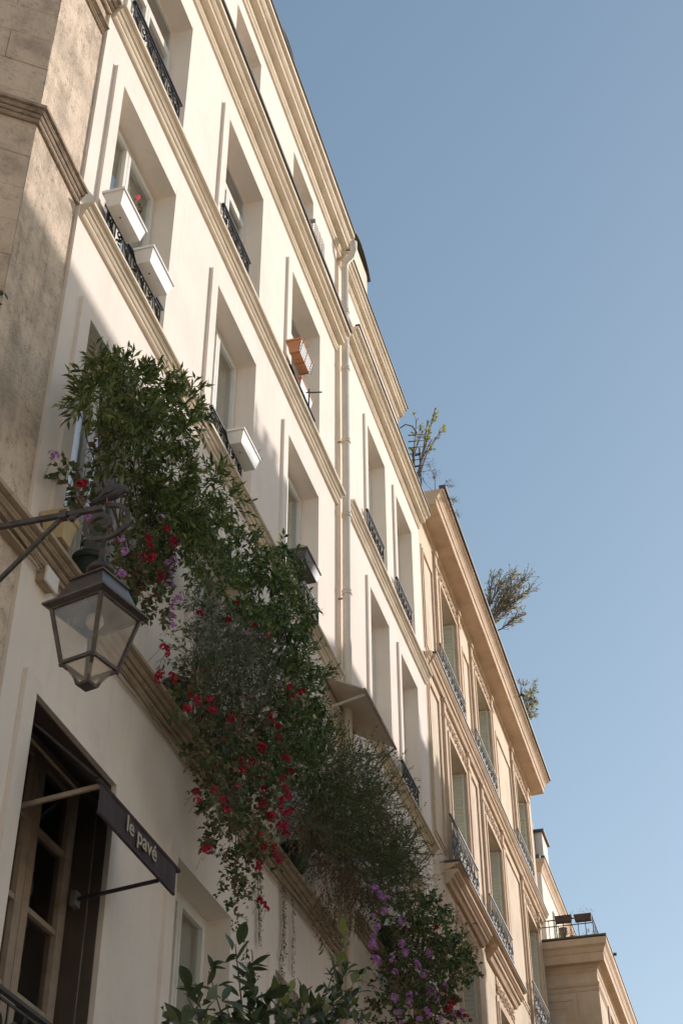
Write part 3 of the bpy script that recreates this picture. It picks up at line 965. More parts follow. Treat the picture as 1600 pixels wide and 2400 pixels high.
# ================================================================== lantern on its wall bracket
LX, LY, LR = 1.02, 6.02, R(-14.5)
LT = thing('wall_lantern', (LX, LY, 5.6), 'four-sided glazed street lantern hanging from a scrolled iron bracket', 'lantern')
def sq(a, z, c=(LX, LY)):
    return [(c[0] + a * math.sqrt(2) * math.cos(LR + math.pi / 4 + k * math.pi / 2), c[1] + a * math.sqrt(2) * math.sin(LR + math.pi / 4 + k * math.pi / 2), z) for k in range(4)]
zb, zt = 5.715, 6.045
lo, hi = sq(.105, zb), sq(.168, zt)
m = MB()
for k in range(4):
    m.bar(lo[k], hi[k], .020, .020, (1, 0, 0))
    m.bar(lo[k], lo[(k + 1) % 4], .018, .020)
    m.bar(hi[k], hi[(k + 1) % 4], .018, .020)
    m.ball((lo[k][0], lo[k][1], lo[k][2] - .012), .014, 6, 4)
fr = m.build('frame', 'lantern_iron', LT)
for k in range(4):
    a, b, c, d = lo[k], lo[(k + 1) % 4], hi[(k + 1) % 4], hi[k]
    MB().quad(a, b, c, d).build('pane', 'lantern_glass', LT)
# eave and roof
m = MB()
m.loft([sq(.17, 6.045), sq(.207, 6.062), sq(.209, 6.074), sq(.185, 6.080), sq(.168, 6.092), sq(.145, 6.15), sq(.112, 6.238), sq(.112, 6.240)])
m.build('roof', 'lantern_roof', LT)
m = MB()
m.loft([sq(.110, 6.240), sq(.120, 6.242), sq(.120, 6.254), sq(.07, 6.300), sq(.05, 6.312)])
m.build('roof_rim', 'lantern_iron', LT)
m = MB().lathe((LX, LY), [(.03, 6.31), (.075, 6.325), (.08, 6.34), (.074, 6.352), (.06, 6.356), (.062, 6.368), (.055, 6.376), (.03, 6.385), (.022, 6.42), (.018, 6.46), (.026, 6.468), (.026, 6.482), (.017, 6.49), (.015, 6.56)], 20)
m.build('finial', 'lantern_iron', LT, True)
# curved legs and small square boss under the glazing
m = MB()
bo = sq(.036, 5.60)
for k in range(4):
    a, b = Vector(lo[k]), Vector(bo[k])
    pts = []
    for i in range(8):
        t = i / 7
        p = a.lerp(b, t)
        p.z = a.z + (b.z - a.z) * (t ** 1.7 if t < .55 else (t ** 1.7)) - .018 * math.sin(math.pi * t * 2) * .6
        pts.append(p)
    m.tube(pts, .011, 6)
m.loft([sq(.040, 5.592), sq(.044, 5.604), sq(.036, 5.612), sq(.020, 5.612)])
m.build('base', 'lantern_iron', LT)
for k in range(4):
    a, b = lo[k], lo[(k + 1) % 4]
    MB().quad(a, b, bo[(k + 1) % 4], bo[k]).build('lower_pane', 'lantern_glass', LT)
m = MB().lathe((LX, LY), [(.02, 6.04), (.045, 6.03), (.05, 5.99), (.03, 5.96), (.008, 5.955)], 12)
m.build('lamp_holder', 'frame_white', LT, True)
# bracket with scroll
m = MB()
zA = 6.79
m.bar((-.06, LY, zA), (.99, LY, zA), .026, .03)
m.box(.72, .765, LY - .022, LY + .022, zA - .03, zA + .026)
cx_, cz_ = 1.035, 6.665
ctl = [(.90, 6.79), (1.018, 6.80), (1.105, 6.775), (1.155, 6.695), (1.12, 6.605), (1.018, 6.565), (.93, 6.587), (.897, 6.645), (.925, 6.71), (.985, 6.733), (1.035, 6.705), (1.042, 6.665), (1.012, 6.642), (.985, 6.655)]
pts = []
for i in range(1, len(ctl) - 2):
    a_, b_, c_, d_ = (Vector((q[0], q[1])) for q in ctl[i - 1:i + 3])
    for k in range(5):
        t_ = k / 5
        q = .5 * ((2 * b_) + (c_ - a_) * t_ + (2 * a_ - 5 * b_ + 4 * c_ - d_) * t_ ** 2 + (3 * b_ - a_ - 3 * c_ + d_) * t_ ** 3)
        pts.append((q.x, LY, q.y))
pts.append((ctl[-2][0], LY, ctl[-2][1]))
for i in range(len(pts) - 1):
    m.bar(pts[i], pts[i + 1], .026, .024, (0, 1, 0))
m.ball((pts[-1][0], LY, pts[-1][2]), .024, 10, 6)
m.bar((.86, LY, zA), (.79, LY, zA - .045), .02, .02)
m.ball((.80, LY, zA - .035), .024, 8, 6)
m.bar((.73, LY, zA - .02), (-.04, LY, 5.92), .022, .022, (0, 1, 0))
m.build('bracket', 'lantern_iron', LT)
MB().box(-.09, -.05, LY - .05, LY + .05, 5.8, 6.95).build('wall_plate', 'lantern_iron', LT)

# ================================================================== pigeon on the bracket
def pigeon():
    t = thing('pigeon', (1.02, LY, 6.82), 'dark pigeon perched on top of the lantern bracket', 'pigeon')
    st = [(-.135, -.022, .016, .004), (-.10, -.012, .020, .007), (-.07, .0, .024, .016), (-.04, .022, .036, .034), (.0, .040, .046, .047), (.04, .046, .048, .050), (.075, .046, .041, .043), (.098, .048, .030, .031), (.116, .050, .024, .026), (.132, .045, .021, .022), (.146, .036, .014, .014), (.154, .030, .004, .004)]
    rings = []
    for x, z, ry, rz in st:
        rings.append([(1.01 + x * .82, LY + ry * .85 * math.cos(2 * math.pi * k / 14), 6.852 + z + rz * 1.12 * math.sin(2 * math.pi * k / 14)) for k in range(14)])
    b = MB().loft(rings)
    b.build('body', 'feathers', t, True)
    m = MB()
    m.loft([[(1.01 + .116, LY + dy, 6.886 + dz) for dy, dz in ((-.004, -.004), (.004, -.004), (.004, .003), (-.004, .003))], [(1.01 + .138, LY + dy * .2, 6.870 + dz * .2) for dy, dz in ((-.004, -.004), (.004, -.004), (.004, .003), (-.004, .003))]])
    m.build('beak', 'iron', t)
    for s in (-1, 1):
        w_ = MB()
        rr = []
        for x, z, h in ((-.11, -.008, .005), (-.06, .010, .018), (-.01, .038, .030), (.04, .046, .030), (.075, .046, .010)):
            y = LY + s * (.036 if x > -.06 else .016)
            rr.append([(1.01 + x * .82, y + s * .006 * math.cos(a), 6.852 + z + h * math.sin(a)) for a in [k * math.pi / 4 for k in range(8)]])
        w_.loft(rr)
        w_.build('wing', 'feathers', t, True)
        f = MB()
        f.tube([(1.0 + .012, LY + s * .016, 6.88), (1.0 + .014, LY + s * .016, 6.808)], .004, 5)
        for a in (-.4, 0, .4):
            f.tube([(1.014, LY + s * .016, 6.81), (1.014 + .02 * math.cos(a), LY + s * .016 + .02 * math.sin(a), 6.806)], .003, 4)
        f.build('foot', 'pink', t)
pigeon()

# ================================================================== dark awning with lettering
AW = thing('awning', (.25, 8.0, 5.6), 'small plum awning lettered le pavé over the brown window', 'awning')
n = 10
m = MB()
y0, y1 = 7.36, 8.66
prof = [(-.16, 6.40), (.10, 6.18), (.47, 5.835), (.50, 5.805), (.505, 5.796), (.495, 5.792), (.46, 5.82), (.095, 6.165), (-.16, 6.385)]
m.prism(prof, 7.31, 8.57)
m.build('canopy', 'canvas_dark', AW)
m = MB()
vs = []
for k in range(25):
    y = y0 + (y1 - y0) * k / 24
    w_ = .006 * math.sin(k * .9) + .003 * math.sin(k * 2.3)
    vs += [(.505 + w_ * .3, y, 5.785), (.508 + w_, y, 5.68), (.508 + w_ * 1.2, y, 5.585)]
fs = []
for k in range(24):
    for j in range(2):
        fs.append((3 * k + j, 3 * k + 3 + j, 3 * k + 4 + j, 3 * k + 1 + j))
m.add(vs, fs)
m.build('valance', 'canvas_dark', AW)
MB().tube([(.50, y0 - .02, 5.785), (.50, y1 + .06, 5.785)], .016, 8).build('front_bar', 'canvas_dark', AW, True)
MB().tube([(.51, y0, 5.582), (.51, y1 - .03, 5.582)], .012, 8).build('lower_bar', 'canvas_dark', AW, True)
MB().bar((-.12, 7.46, 5.74), (.49, 7.44, 5.80), .02, .03).build('side_arm', 'frame_wood', AW)
MB().tube([(-.10, 8.42, 5.53), (.50, 8.38, 5.575)], .014, 8).build('side_arm', 'iron', AW)
m = MB().box(-.12, -.08, 8.38, 8.46, 5.48, 5.58)
m.build('arm_hinge', 'iron_grey', AW)
m = MB().bar((.50, y1 + .04, 5.785), (.42, y1 + .05, 5.73), .018, .018)
m.build('arm_hinge', 'iron', AW)
def text_mesh(body):
    cu = bpy.data.curves.new('letter', 'FONT')
    cu.body = body
    cu.size = .165
    cu.extrude = .002
    cu.offset = .002
    to = bpy.data.objects.new('letter_curve', cu)
    COL.objects.link(to)
    bpy.context.view_layer.update()
    me = bpy.data.meshes.new_from_object(to.evaluated_get(bpy.context.evaluated_depsgraph_get()))
    bpy.data.objects.remove(to)
    return me
word = 'le pavé'
full = max(v.co.x for v in text_mesh(word).vertices)
for i, ch in enumerate(word):
    if ch == ' ':
        continue
    me = text_mesh(ch)
    dx = max(v.co.x for v in text_mesh(word[:i + 1]).vertices) - max(v.co.x for v in me.vertices)
    for v in me.vertices:
        v.co = Vector((.522 + v.co.z, 7.76 + (v.co.x + dx) * .51 / full, 5.650 + v.co.y * .92))
    me.materials.clear()
    me.materials.append(M['letters'])
    link('letter', me, AW)
# fine cords hanging beside the brown window
c = MB().tube([(-.05, 8.50, 6.35), (-.055, 8.52, 5.5), (-.05, 8.50, 4.7), (-.05, 8.505, 4.2)], .004, 4)
tag(c.build('blind_cord', 'iron_grey'), 'thin blind cord hanging down the reveal of the brown window', 'cord')

# ================================================================== beige awning
BA = thing('awning', (.3, 14.3, 10.0), 'plain beige canvas awning below the downpipe, seen from beneath', 'awning')
m = MB()
prof = [(.04, 10.42), (.25, 10.32), (.47, 10.20), (.50, 10.175), (.50, 10.165), (.46, 10.19), (.24, 10.305), (.04, 10.405)]
m.prism(prof, 13.84, 15.25)
m.build('canopy', 'canvas_beige', BA)
MB().tube([(.505, 13.82, 10.165), (.505, 15.28, 10.165)], .018, 8).build('front_bar', 'frame_wood', BA, True)
MB().tube([(.49, 15.26, 10.165), (.04, 15.72, 10.16 - .02)], .012, 6).build('side_arm', 'iron_grey', BA, True)
MB().bar((.48, 13.92, 10.15), (.04, 14.15, 10.20), .02, .03).build('side_arm', 'frame_white', BA)
m = MB().box(.0, .06, 13.84, 15.25, 10.425, 10.47)
m.build('wall_box', 'frame_wood', BA)

# ================================================================== window boxes
def trough(y0, y1, z0, z1, label, mat='box_white', x0=.09, x1=.28, wires=False, front=False):
    t = thing('window_box', ((x0 + x1) / 2, (y0 + y1) / 2, z0), label, 'window box', 'window boxes on the white house')
    i = .035
    r = [[(x0 + i, y0 + i, z0), (x1 - i, y0 + i, z0), (x1 - i, y1 - i, z0), (x0 + i, y1 - i, z0)],
         [(x0 + .005, y0 + .008, z1 - .025), (x1 - .005, y0 + .008, z1 - .025), (x1 - .005, y1 - .008, z1 - .025), (x0 + .005, y1 - .008, z1 - .025)]]
    m = MB().loft(r)
    m.build('trough', mat, t)
    m = MB()
    m.box(x0 - .006, x1 + .006, y0 - .006, y1 + .006, z1 - .025, z1)
    m.build('rim', mat, t)
    m = MB().lathe(((x0 + x1) / 2, y0 + (y1 - y0) * .35), [(.009, z0 - .002), (.009, z0 + .003)], 8)
    m.build('drain_hole', 'iron', t)
    MB().box(x0 + .02, x1 - .02, y0 + .02, y1 - .02, z1, z1 + .006).build('soil', 'bark', t)
    if front:
        m = MB()
        m.add([(x1 - i + .004, y0 + i, z0 + .004), (x1 - i + .004, y1 - i, z0 + .004), (x1 - .001, y1 - .01, z1 - .026), (x1 - .001, y0 + .01, z1 - .026)], [(0, 1, 2, 3)])
        m.build('white_front', 'box_white', t)  # separate white panel over the outer face of the trough
    if wires:
        m = MB()
        for f in (.15, .4, .65, .9):
            zz = z0 + (z1 - z0) * f
            xx = x1 - .035 * (1 - f) + .008
            m.tube([(xx, y0 - .01, zz), (xx, y1 + .01, zz)], .003, 4)
        for yy in (y0 + .06, (y0 + y1) / 2, y1 - .06):
            m.tube([(x1 + .008, yy, z1), (x1 - .03, yy, z0 - .004), (x0 + .03, yy, z0 - .004), (x0, yy, z1)], .003, 4)
        m.build('wire_holder', 'iron', t)
    return t
trough(7.08, 7.57, 10.93, 11.09, 'white window box with red geranium, nearest the left corner')
trough(7.73, 8.21, 10.93, 11.09, 'white window box without flowers, right of the geranium box')
trough(10.14, 10.65, 10.89, 11.05, 'white window box alone on the guard of the middle third-row window')
trough(12.28, 12.82, 10.98, 11.12, 'dark plastic window box above the dense green shrub', 'box_dark')
trough(11.93, 12.42, 13.80, 13.98, 'terracotta window box with a white front in a wire holder', 'terracotta', wires=True, front=True)
trough(12.66, 13.15, 13.86, 14.06, 'terracotta window box behind the wired one, half hidden by the string course', 'terracotta', -.11, .06, front=True)
bs_ = MB()
bs_.tube([(.08, 12.80, 13.90), (.30, 12.74, 13.80)], .010, 6)
bs_.tube([(.12, 12.79, 13.94), (.12, 12.79, 13.66)], .010, 6)
tag(bs_.build('tap_bracket', 'iron'), 'small dark iron bracket sticking out beside the terracotta boxes', 'bracket')
g = MB()
for k in range(7):
    z = 16.50 + k * .045
    g.tube([(.10, 12.55, z), (.24, 12.55, z), (.24, 13.0, z), (.10, 13.0, z)], .003, 4)
for y in (12.55, 12.66, 12.78, 12.9, 13.0):
    g.tube([(.10, y, 16.49), (.245, y, 16.49), (.245, y, 16.79)], .003, 4)
g.box(.08, .25, 12.54, 12.56, 16.74, 16.80)
tag(g.build('wire_basket', 'iron_grey'), 'thin wire plant basket fixed above the upper gutter', 'basket')

# cables and junction box under the lowest course
for dz, x in ((0, .045), (.03, .05), (-.03, .03)):
    pts = []
    for k in range(36):
        y = 6.3 + k * .23
        pts.append((x + .006 * math.sin(k * 1.3 + dz * 50), y, 7.325 - .03 + dz + .008 * math.sin(k * .8 + dz * 90)))
    tag(MB().tube(pts, .007, 5).build('cable', 'course_low'), {0: 'middle one of three cables clipped under the lowest string course', .03: 'upper one of three cables clipped under the lowest string course', -.03: 'lowest of three cables clipped under the lowest string course'}[dz], 'cable', 'cables under the lowest course')
jb = thing('junction_box', (.05, 7.17, 7.2), 'small grey junction box below the lowest course, behind the lantern', 'junction box')
MB().box(.0, .07, 7.10, 7.26, 7.20, 7.30).build('body', 'course_low', jb)
MB().box(.07, .085, 7.09, 7.27, 7.19, 7.31).build('cover', 'box_white', jb)

# ================================================================== foliage tools
def leaf_mesh(name, base, direc, nrm, length, width, mat, fold=0.25, droop=0.2):
    """one mesh of many small folded leaves: arrays base(N,3), direc(N,3), nrm(N,3), length(N), width(N)"""
    base, direc, nrm = (np.asarray(a, dtype=float) for a in (base, direc, nrm))
    direc /= np.linalg.norm(direc, axis=1)[:, None] + 1e-9
    side = np.cross(direc, nrm)
    side /= np.linalg.norm(side, axis=1)[:, None] + 1e-9
    nrm = np.cross(side, direc)
    l, w_ = np.asarray(length)[:, None], np.asarray(width)[:, None]
    v = np.stack([base,
                  base + direc * l * .45 - side * w_ * .5 + nrm * w_ * fold,
                  base + direc * l * .5 + nrm * l * .02,
                  base + direc * l * .45 + side * w_ * .5 + nrm * w_ * fold,
                  base + direc * l - nrm * l * droop], axis=1).reshape(-1, 3)
    N = len(base)
    f = np.array([[0, 2, 1], [1, 2, 4], [0, 3, 2], [2, 3, 4]])
    fi = (f[None] + (np.arange(N) * 5)[:, None, None]).reshape(-1, 3)
    me = bpy.data.meshes.new(name)
    me.vertices.add(len(v))
    me.vertices.foreach_set('co', v.ravel())
    me.loops.add(fi.size)
    me.loops.foreach_set('vertex_index', fi.ravel())
    me.polygons.add(len(fi))
    me.polygons.foreach_set('loop_start', np.arange(0, fi.size, 3))
    me.polygons.foreach_set('loop_total', np.full(len(fi), 3))
    me.update(calc_edges=True)
    me.materials.append(M[mat])
    return me

def rand_dirs(n, up=0.0):
    d = rng.normal(size=(n, 3))
    d[:, 2] += up
    return d / np.linalg.norm(d, axis=1)[:, None]

def shoots(blobs, per_r2, n_leaf, L, leaf_l, leaf_w, up=0.3, out=0.8, spread=0.7, droop=0.0, hang=0.0, surf=0.55, bias=(0, 0, 0)):
    """leafy shoots spread through a crown given as balls: returns leaf arrays and shoot lines"""
    B, D, N, LL, WW, lines = [], [], [], [], [], []
    for (x, y, z, r) in blobs:
        n = max(3, int(per_r2 * r * r))
        dd = rand_dirs(n)
        rad = r * (surf + (1 - surf) * rng.random(n)) ** 0.7
        st = np.array([x, y, z]) + dd * rad[:, None] * np.array([1, 1, 1])
        ax = dd * out + rand_dirs(n, up) * .7
        ax[:, 2] -= hang
        ax += np.array(bias)
        ax /= np.linalg.norm(ax, axis=1)[:, None]
        ln = L * (.6 + .8 * rng.random(n))
        for i in range(n):
            t = (np.arange(n_leaf) + rng.random(n_leaf) * .5) / n_leaf
            p = st[i] + ax[i] * ln[i] * t[:, None]
            p[:, 2] -= droop * (t ** 2) * ln[i]
            ld = ax[i] * .75 + rand_dirs(n_leaf) * spread
            B.append(p)
            D.append(ld)
            nn = rand_dirs(n_leaf) * .6 + np.array([.25, 0, .8])
            N.append(nn)
            s = .65 + .6 * rng.random(n_leaf)
            LL.append(leaf_l * s)
            WW.append(leaf_w * s * (.8 + .4 * rng.random(n_leaf)))
            lines.append((st[i] - ax[i] * ln[i] * .3, p[-1]))
    return np.concatenate(B), np.concatenate(D), np.concatenate(N), np.concatenate(LL), np.concatenate(WW), lines

def twigs(name, lines, r, mat, parent, every=1, base=None, extra=()):
    m = MB()
    for a, b in lines[::every]:
        m.tube([tuple(a), tuple(b)], r, 3, r * .4)
    for pts, r0, r1 in extra:
        m.tube(pts, r0, 6, r1)
    return m.build(name, mat, parent, kind='stuff')

def limbs(base, blobs, r0, r1, wob=.06):
    out = []
    b = Vector(base)
    for (x, y, z, r) in blobs:
        e = Vector((x, y, z))
        mid1 = b.lerp(e, .35) + Vector((random.uniform(-wob, wob), random.uniform(-wob, wob), random.uniform(0, wob)))
        mid2 = b.lerp(e, .7) + Vector((random.uniform(-wob, wob), random.uniform(-wob, wob), random.uniform(0, wob)))
        out.append(([tuple(b), tuple(mid1), tuple(mid2), tuple(e)], r0, r1))
    return out

def crown(parent, name, mat, arr, fold=.25, droop=.2):
    B, D, N, LL, WW, _ = arr
    me = leaf_mesh(name, B, D, N, LL, WW, mat, fold, droop)
    return link(name, me, parent, 'stuff')

# flower heads share meshes: a ball of small five-petalled florets
def head_mesh(name, mat, R_, nfl, petal):
    B, D, N, LL, WW = [], [], [], [], []
    for i in range(nfl):
        d = rand_dirs(1, .5)[0]
        c = d * R_ * (.7 + .4 * rng.random())
        s = np.cross(d, [0.3, .2, .9])
        s /= np.linalg.norm(s)
        t = np.cross(d, s)
        for k in range(5):
            a = 2 * math.pi * k / 5 + i
            B.append(c)
            D.append(s * math.cos(a) + t * math.sin(a) + d * .25)
            N.append(d)
            LL.append(petal)
            WW.append(petal * .85)
    return leaf_mesh(name, B, D, N, np.array(LL), np.array(WW), mat, .05, .05)
HEADS = {k: [head_mesh('flower_head', mt, rr, nf, pt) for _ in range(3)] for k, mt, rr, nf, pt in (('red', 'petal_red', .034, 15, .020), ('lilac', 'petal_lilac', .030, 13, .018), ('pink', 'petal_pink', .022, 10, .014))}
def heads(parent, kind, pts, s=1.0, stems=None):
    for i, p in enumerate(pts):
        o = link('flower_head', HEADS[kind][i % 3], parent)
        o.location = p
        o.rotation_euler = (random.uniform(-.5, .5), random.uniform(-.5, .5), random.uniform(0, 6))
        k = s * random.uniform(.75, 1.2)
        o.scale = (k, k, k * random.uniform(.8, 1.1))
        if stems is not None:
            stems.append((np.array(p) - np.array([.04 + .05 * random.random(), random.uniform(-.04, .04), random.uniform(.05, .13)]), np.array(p)))


# ================================================================== plants on the white houses
def pot(cx, cy, z0, z1, r0, r1, label, mat, cat='flower pot', square=False):
    t = thing('flower_pot', (cx, cy, z0), label, cat)
    h = z1 - z0
    m = MB()
    if square:
        m.loft([[(cx + sx * r, cy + sy * r, z) for sx, sy in ((-1, -1), (1, -1), (1, 1), (-1, 1))] for r, z in ((r0, z0), (r1 * .95, z1 - h * .2))])
        m.build('pot', mat, t)
        m = MB()
        m.loft([[(cx + sx * r, cy + sy * r, z) for sx, sy in ((-1, -1), (1, -1), (1, 1), (-1, 1))] for r, z in ((r1 * .9, z1 - h * .2), (r1 * 1.06, z1 - h * .2), (r1 * 1.08, z1), (r1 * .9, z1))])
        m.build('rim', mat, t)
    else:
        m.lathe((cx, cy), [(r0, z0), (r1 * .95, z1 - h * .2)], 18)
        m.build('pot', mat, t, True)
        MB().lathe((cx, cy), [(r1 * .94, z1 - h * .2), (r1 * 1.05, z1 - h * .2), (r1 * 1.07, z1), (r1 * .9, z1), (r1 * .88, z1 - .01)], 18).build('rim', mat, t, True)
    return t
pot(.11, 7.12, 7.50, 7.72, .065, .095, 'pale yellow slatted wooden pot on the ledge behind the lantern scroll', 'pot_yellow', square=True)
pot(.11, 7.62, 7.50, 7.72, .07, .12, 'dark green pot on the ledge under the red and lilac geraniums', 'pot_green')
pot(.11, 8.15, 7.50, 7.75, .08, .13, 'dark pot on the ledge holding the tall citrus shrub', 'pot_green')
pot(.11, 9.4, 7.50, 7.72, .08, .13, 'dark pot on the ledge hidden in the grey-green plant', 'pot_green')
pot(.11, 10.4, 7.50, 7.75, .09, .14, 'dark pot on the ledge holding the dense citrus shrub', 'pot_green')
pot(.11, 12.6, 7.50, 7.75, .10, .15, 'dark pot on the ledge holding the juniper', 'pot_green')
pot(.11, 16.2, 8.06, 8.30, .10, .15, 'dark pot on the far ledge holding the lilac geraniums', 'pot_green')

# tall citrus shrub
P1 = [(.5, 6.73, 8.65, .15), (.5, 7.14, 8.96, .16), (.5, 7.46, 9.09, .22), (.5, 8.03, 9.5, .18), (.5, 6.69, 8.37, .15), (.5, 7.22, 8.62, .21), (.5, 7.83, 9.05, .19), (.5, 8.32, 9.58, .11), (.5, 6.46, 8.26, .06), (.5, 8.17, 9.86, .07),
      (.45, 7.6, 8.53, .15), (.45, 8.16, 8.9, .19), (.45, 8.80, 9.32, .17), (.45, 9.37, 9.56, .12), (.45, 8.47, 8.79, .18), (.45, 8.9, 8.93, .15), (.5, 7.08, 8.18, .08)]
t = thing('citrus_shrub', (.3, 8.15, 7.7), 'tall citrus shrub with narrow glossy leaves above the lantern', 'shrub')
P1 += [(.42, 7.75, 8.42, .15), (.42, 8.1, 8.52, .17), (.42, 8.42, 8.58, .16), (.42, 8.78, 8.78, .15), (.42, 8.3, 8.32, .13), (.42, 7.95, 8.28, .12), (.42, 9.1, 9.1, .13)]
P1 = [(x, y, z - .06, r * .86) for x, y, z, r in P1]
arr = shoots(P1, 2500, 9, .13, .082, .022, up=.3, out=.9, spread=.65, surf=.35)
crown(t, 'crown', 'leaf_shrub', arr)
twigs('branches', arr[5], .0018, 'bark', t, 4, extra=limbs((.28, 8.1, 7.75), P1, .009, .003, .1))
# dense citrus shrub
P3 = [(.45, 11.5, 8.35, .19), (.45, 11.95, 8.55, .18), (.45, 11.4, 8.05, .15), (.45, 11.7, 8.1, .14), (.4, 9.98, 9.38, .22), (.4, 10.97, 9.92, .21), (.4, 11.45, 10.05, .10), (.4, 9.36, 8.76, .18), (.4, 10.49, 9.25, .28), (.4, 11.41, 9.68, .20), (.4, 11.03, 9.15, .25), (.4, 11.72, 9.38, .17), (.4, 12.25, 9.47, .11), (.4, 9.01, 8.61, .09), (.4, 10.06, 8.68, .19), (.4, 11.89, 9.03, .20), (.4, 11.19, 8.77, .23), (.4, 12.19, 8.85, .20), (.4, 11.3, 9.5, .2), (.4, 10.5, 9.6, .16)]
t = thing('citrus_shrub', (.3, 10.4, 7.7), 'dense dark green citrus shrub above the red geraniums', 'shrub')
P3 = [(x, y, z - .03, r * .88) for x, y, z, r in P3]
arr = shoots(P3, 2300, 9, .14, .068, .024, up=.35, out=.9, spread=.75, surf=.4)
crown(t, 'crown', 'leaf_dark', arr)
twigs('branches', arr[5], .0018, 'bark', t, 4, extra=limbs((.28, 10.4, 7.75), P3, .012, .003, .1))
# grey-green plant
P4 = [(.55, 8.86, 7.89, .13), (.55, 8.59, 7.49, .12), (.55, 9.27, 7.9, .18), (.55, 9.81, 7.98, .18), (.55, 9.12, 7.5, .17), (.55, 8.71, 7.95, .08), (.55, 9.68, 8.11, .15), (.55, 9.5, 7.6, .16), (.56, 9.3, 7.2, .1), (.58, 9.35, 6.6, .1)]
t = thing('sage_plant', (.3, 9.4, 7.6), 'grey-green felted plant spilling over the ledge left of the dense shrub', 'plant')
arr = shoots(P4, 2300, 10, .17, .050, .018, up=.35, out=.9, spread=.8, surf=.3)
crown(t, 'foliage', 'leaf_sage', arr)
twigs('stems', arr[5], .0022, 'leaf_sage', t, 1, extra=limbs((.28, 9.4, 7.65), P4, .008, .003, .08))

def geranium(name, label, blobs, base, red=(), lilac=(), pink=(), dens=1500, dry=None, leafmat='leaf_ger', s=1.0, hang=.25):
    t = thing(name, base, label, 'flowers')
    arr = shoots(blobs, dens, 6, .11, .048, .046, up=.2, out=.9, spread=.9, hang=hang, surf=.25)
    crown(t, 'foliage', leafmat, arr, .12, .12)
    st = []
    heads(t, 'red', red, s, st)
    heads(t, 'lilac', lilac, s, st)
    heads(t, 'pink', pink, s, st)
    if dry:
        a2 = shoots(dry, 700, 6, .10, .035, .024, up=-.5, out=.6, spread=.9, hang=.8, surf=.2)
        crown(t, 'dry_leaves', 'leaf_dry', a2)
        st += a2[5][::2]
    twigs('stems', list(arr[5][::2]) + st, .0022, 'twig', t, 1, extra=limbs((base[0], base[1], base[2] + .1), blobs, .007, .003, .08))
    return t
P5 = [(.5, 8.71, 7.32, .11), (.5, 8.66, 7.05, .1), (.5, 9.29, 7.33, .17), (.5, 9.9, 7.5, .20), (.5, 10.55, 8.02, .17), (.5, 10.9, 8.4, .13), (.5, 9.15, 6.91, .16), (.5, 9.84, 7.12, .22), (.5, 10.58, 7.62, .18), (.5, 9.38, 6.7, .16), (.5, 10.08, 6.93, .20), (.5, 10.84, 7.46, .12), (.5, 9.71, 6.5, .17), (.5, 10.08, 6.41, .16), (.5, 9.86, 6.12, .09), (.5, 10.48, 6.77, .10), (.5, 11.05, 8.08, .11), (.5, 11.07, 7.78, .09), (.5, 10.2, 7.3, .16)]
RED5 = [(0.68, 7.81, 6.98), (0.68, 7.73, 6.75), (0.68, 8.23, 6.75), (0.68, 8.42, 6.92), (0.68, 8.69, 7.0), (0.68, 9.1, 7.15), (0.68, 9.12, 8.22), (0.68, 8.94, 7.94), (0.68, 9.51, 8.26), (0.68, 9.89, 8.4), (0.68, 8.35, 7.62), (0.68, 9.43, 6.89), (0.68, 9.31, 6.69), (0.68, 8.86, 6.44), (0.68, 9.11, 6.4), (0.68, 8.49, 6.23), (0.68, 9.83, 7.26), (0.68, 10.25, 7.71), (0.68, 10.26, 7.62), (0.68, 10.51, 7.55), (0.68, 10.4, 7.3), (0.68, 10.59, 7.23), (0.68, 10.49, 7.02), (0.68, 10.32, 6.83), (0.68, 9.87, 6.27), (0.68, 10.39, 6.58), (0.68, 10.22, 6.61), (0.68, 8.72, 5.92), (0.68, 10.0, 6.04), (0.68, 9.97, 7.02), (0.68, 9.87, 6.81), (0.68, 9.52, 7.58), (0.68, 10.22, 8.11), (0.68, 10.6, 8.2), (0.68, 10.02, 7.71), (0.68, 10.85, 8.39), (0.68, 9.63, 7.06), (0.68, 10.47, 7.25), (0.68, 10.64, 7.49), (0.68, 9.95, 6.49), (0.68, 10.36, 7.04), (0.68, 10.66, 7.14), (0.68, 10.43, 6.86), (0.68, 10.15, 6.86), (0.68, 7.96, 6.83), (0.68, 8.29, 6.89)]  # red and lilac flower points from image pixels, slid along camera rays, then hard-coded
extra_red = [(.68, p[1] + random.uniform(-.09, .09), p[2] + random.uniform(-.07, .07)) for p in RED5 for _ in range(2) if random.random() < .55]
DRY5 = [(.5, 9.0, 6.95, .10), (.5, 9.3, 6.75, .12), (.5, 9.6, 6.45, .12), (.5, 9.9, 6.2, .12), (.5, 9.95, 5.95, .06), (.5, 10.1, 5.78, .05), (.5, 9.15, 6.2, .03), (.5, 9.2, 6.45, .05), (.5, 8.85, 6.75, .08), (.5, 10.15, 5.6, .04)]
geranium('geranium_plant', 'red geraniums hanging in a long mass below the ledge', P5, (.3, 9.8, 7.5), RED5 + extra_red, [(0.68, 9.36, 8.08), (0.68, 9.62, 8.22)], dry=DRY5, s=.78)
P2 = [(.45, 7.33, 7.61, .08), (.45, 7.62, 7.74, .13), (.45, 7.93, 7.85, .15), (.45, 8.17, 8.22, .09), (.45, 7.83, 7.55, .13), (.45, 8.08, 7.54, .08), (.45, 8.25, 8.03, .08), (.45, 7.51, 7.52, .09), (.45, 8.0, 7.7, .12)]
RED2 = [(0.6, 7.55, 7.68), (0.6, 7.6, 7.64), (0.6, 7.91, 8.01), (0.6, 7.81, 8.03), (0.6, 7.96, 7.99), (0.6, 7.77, 7.57), (0.6, 7.45, 7.52), (0.6, 7.52, 7.73), (0.6, 7.58, 7.59)]
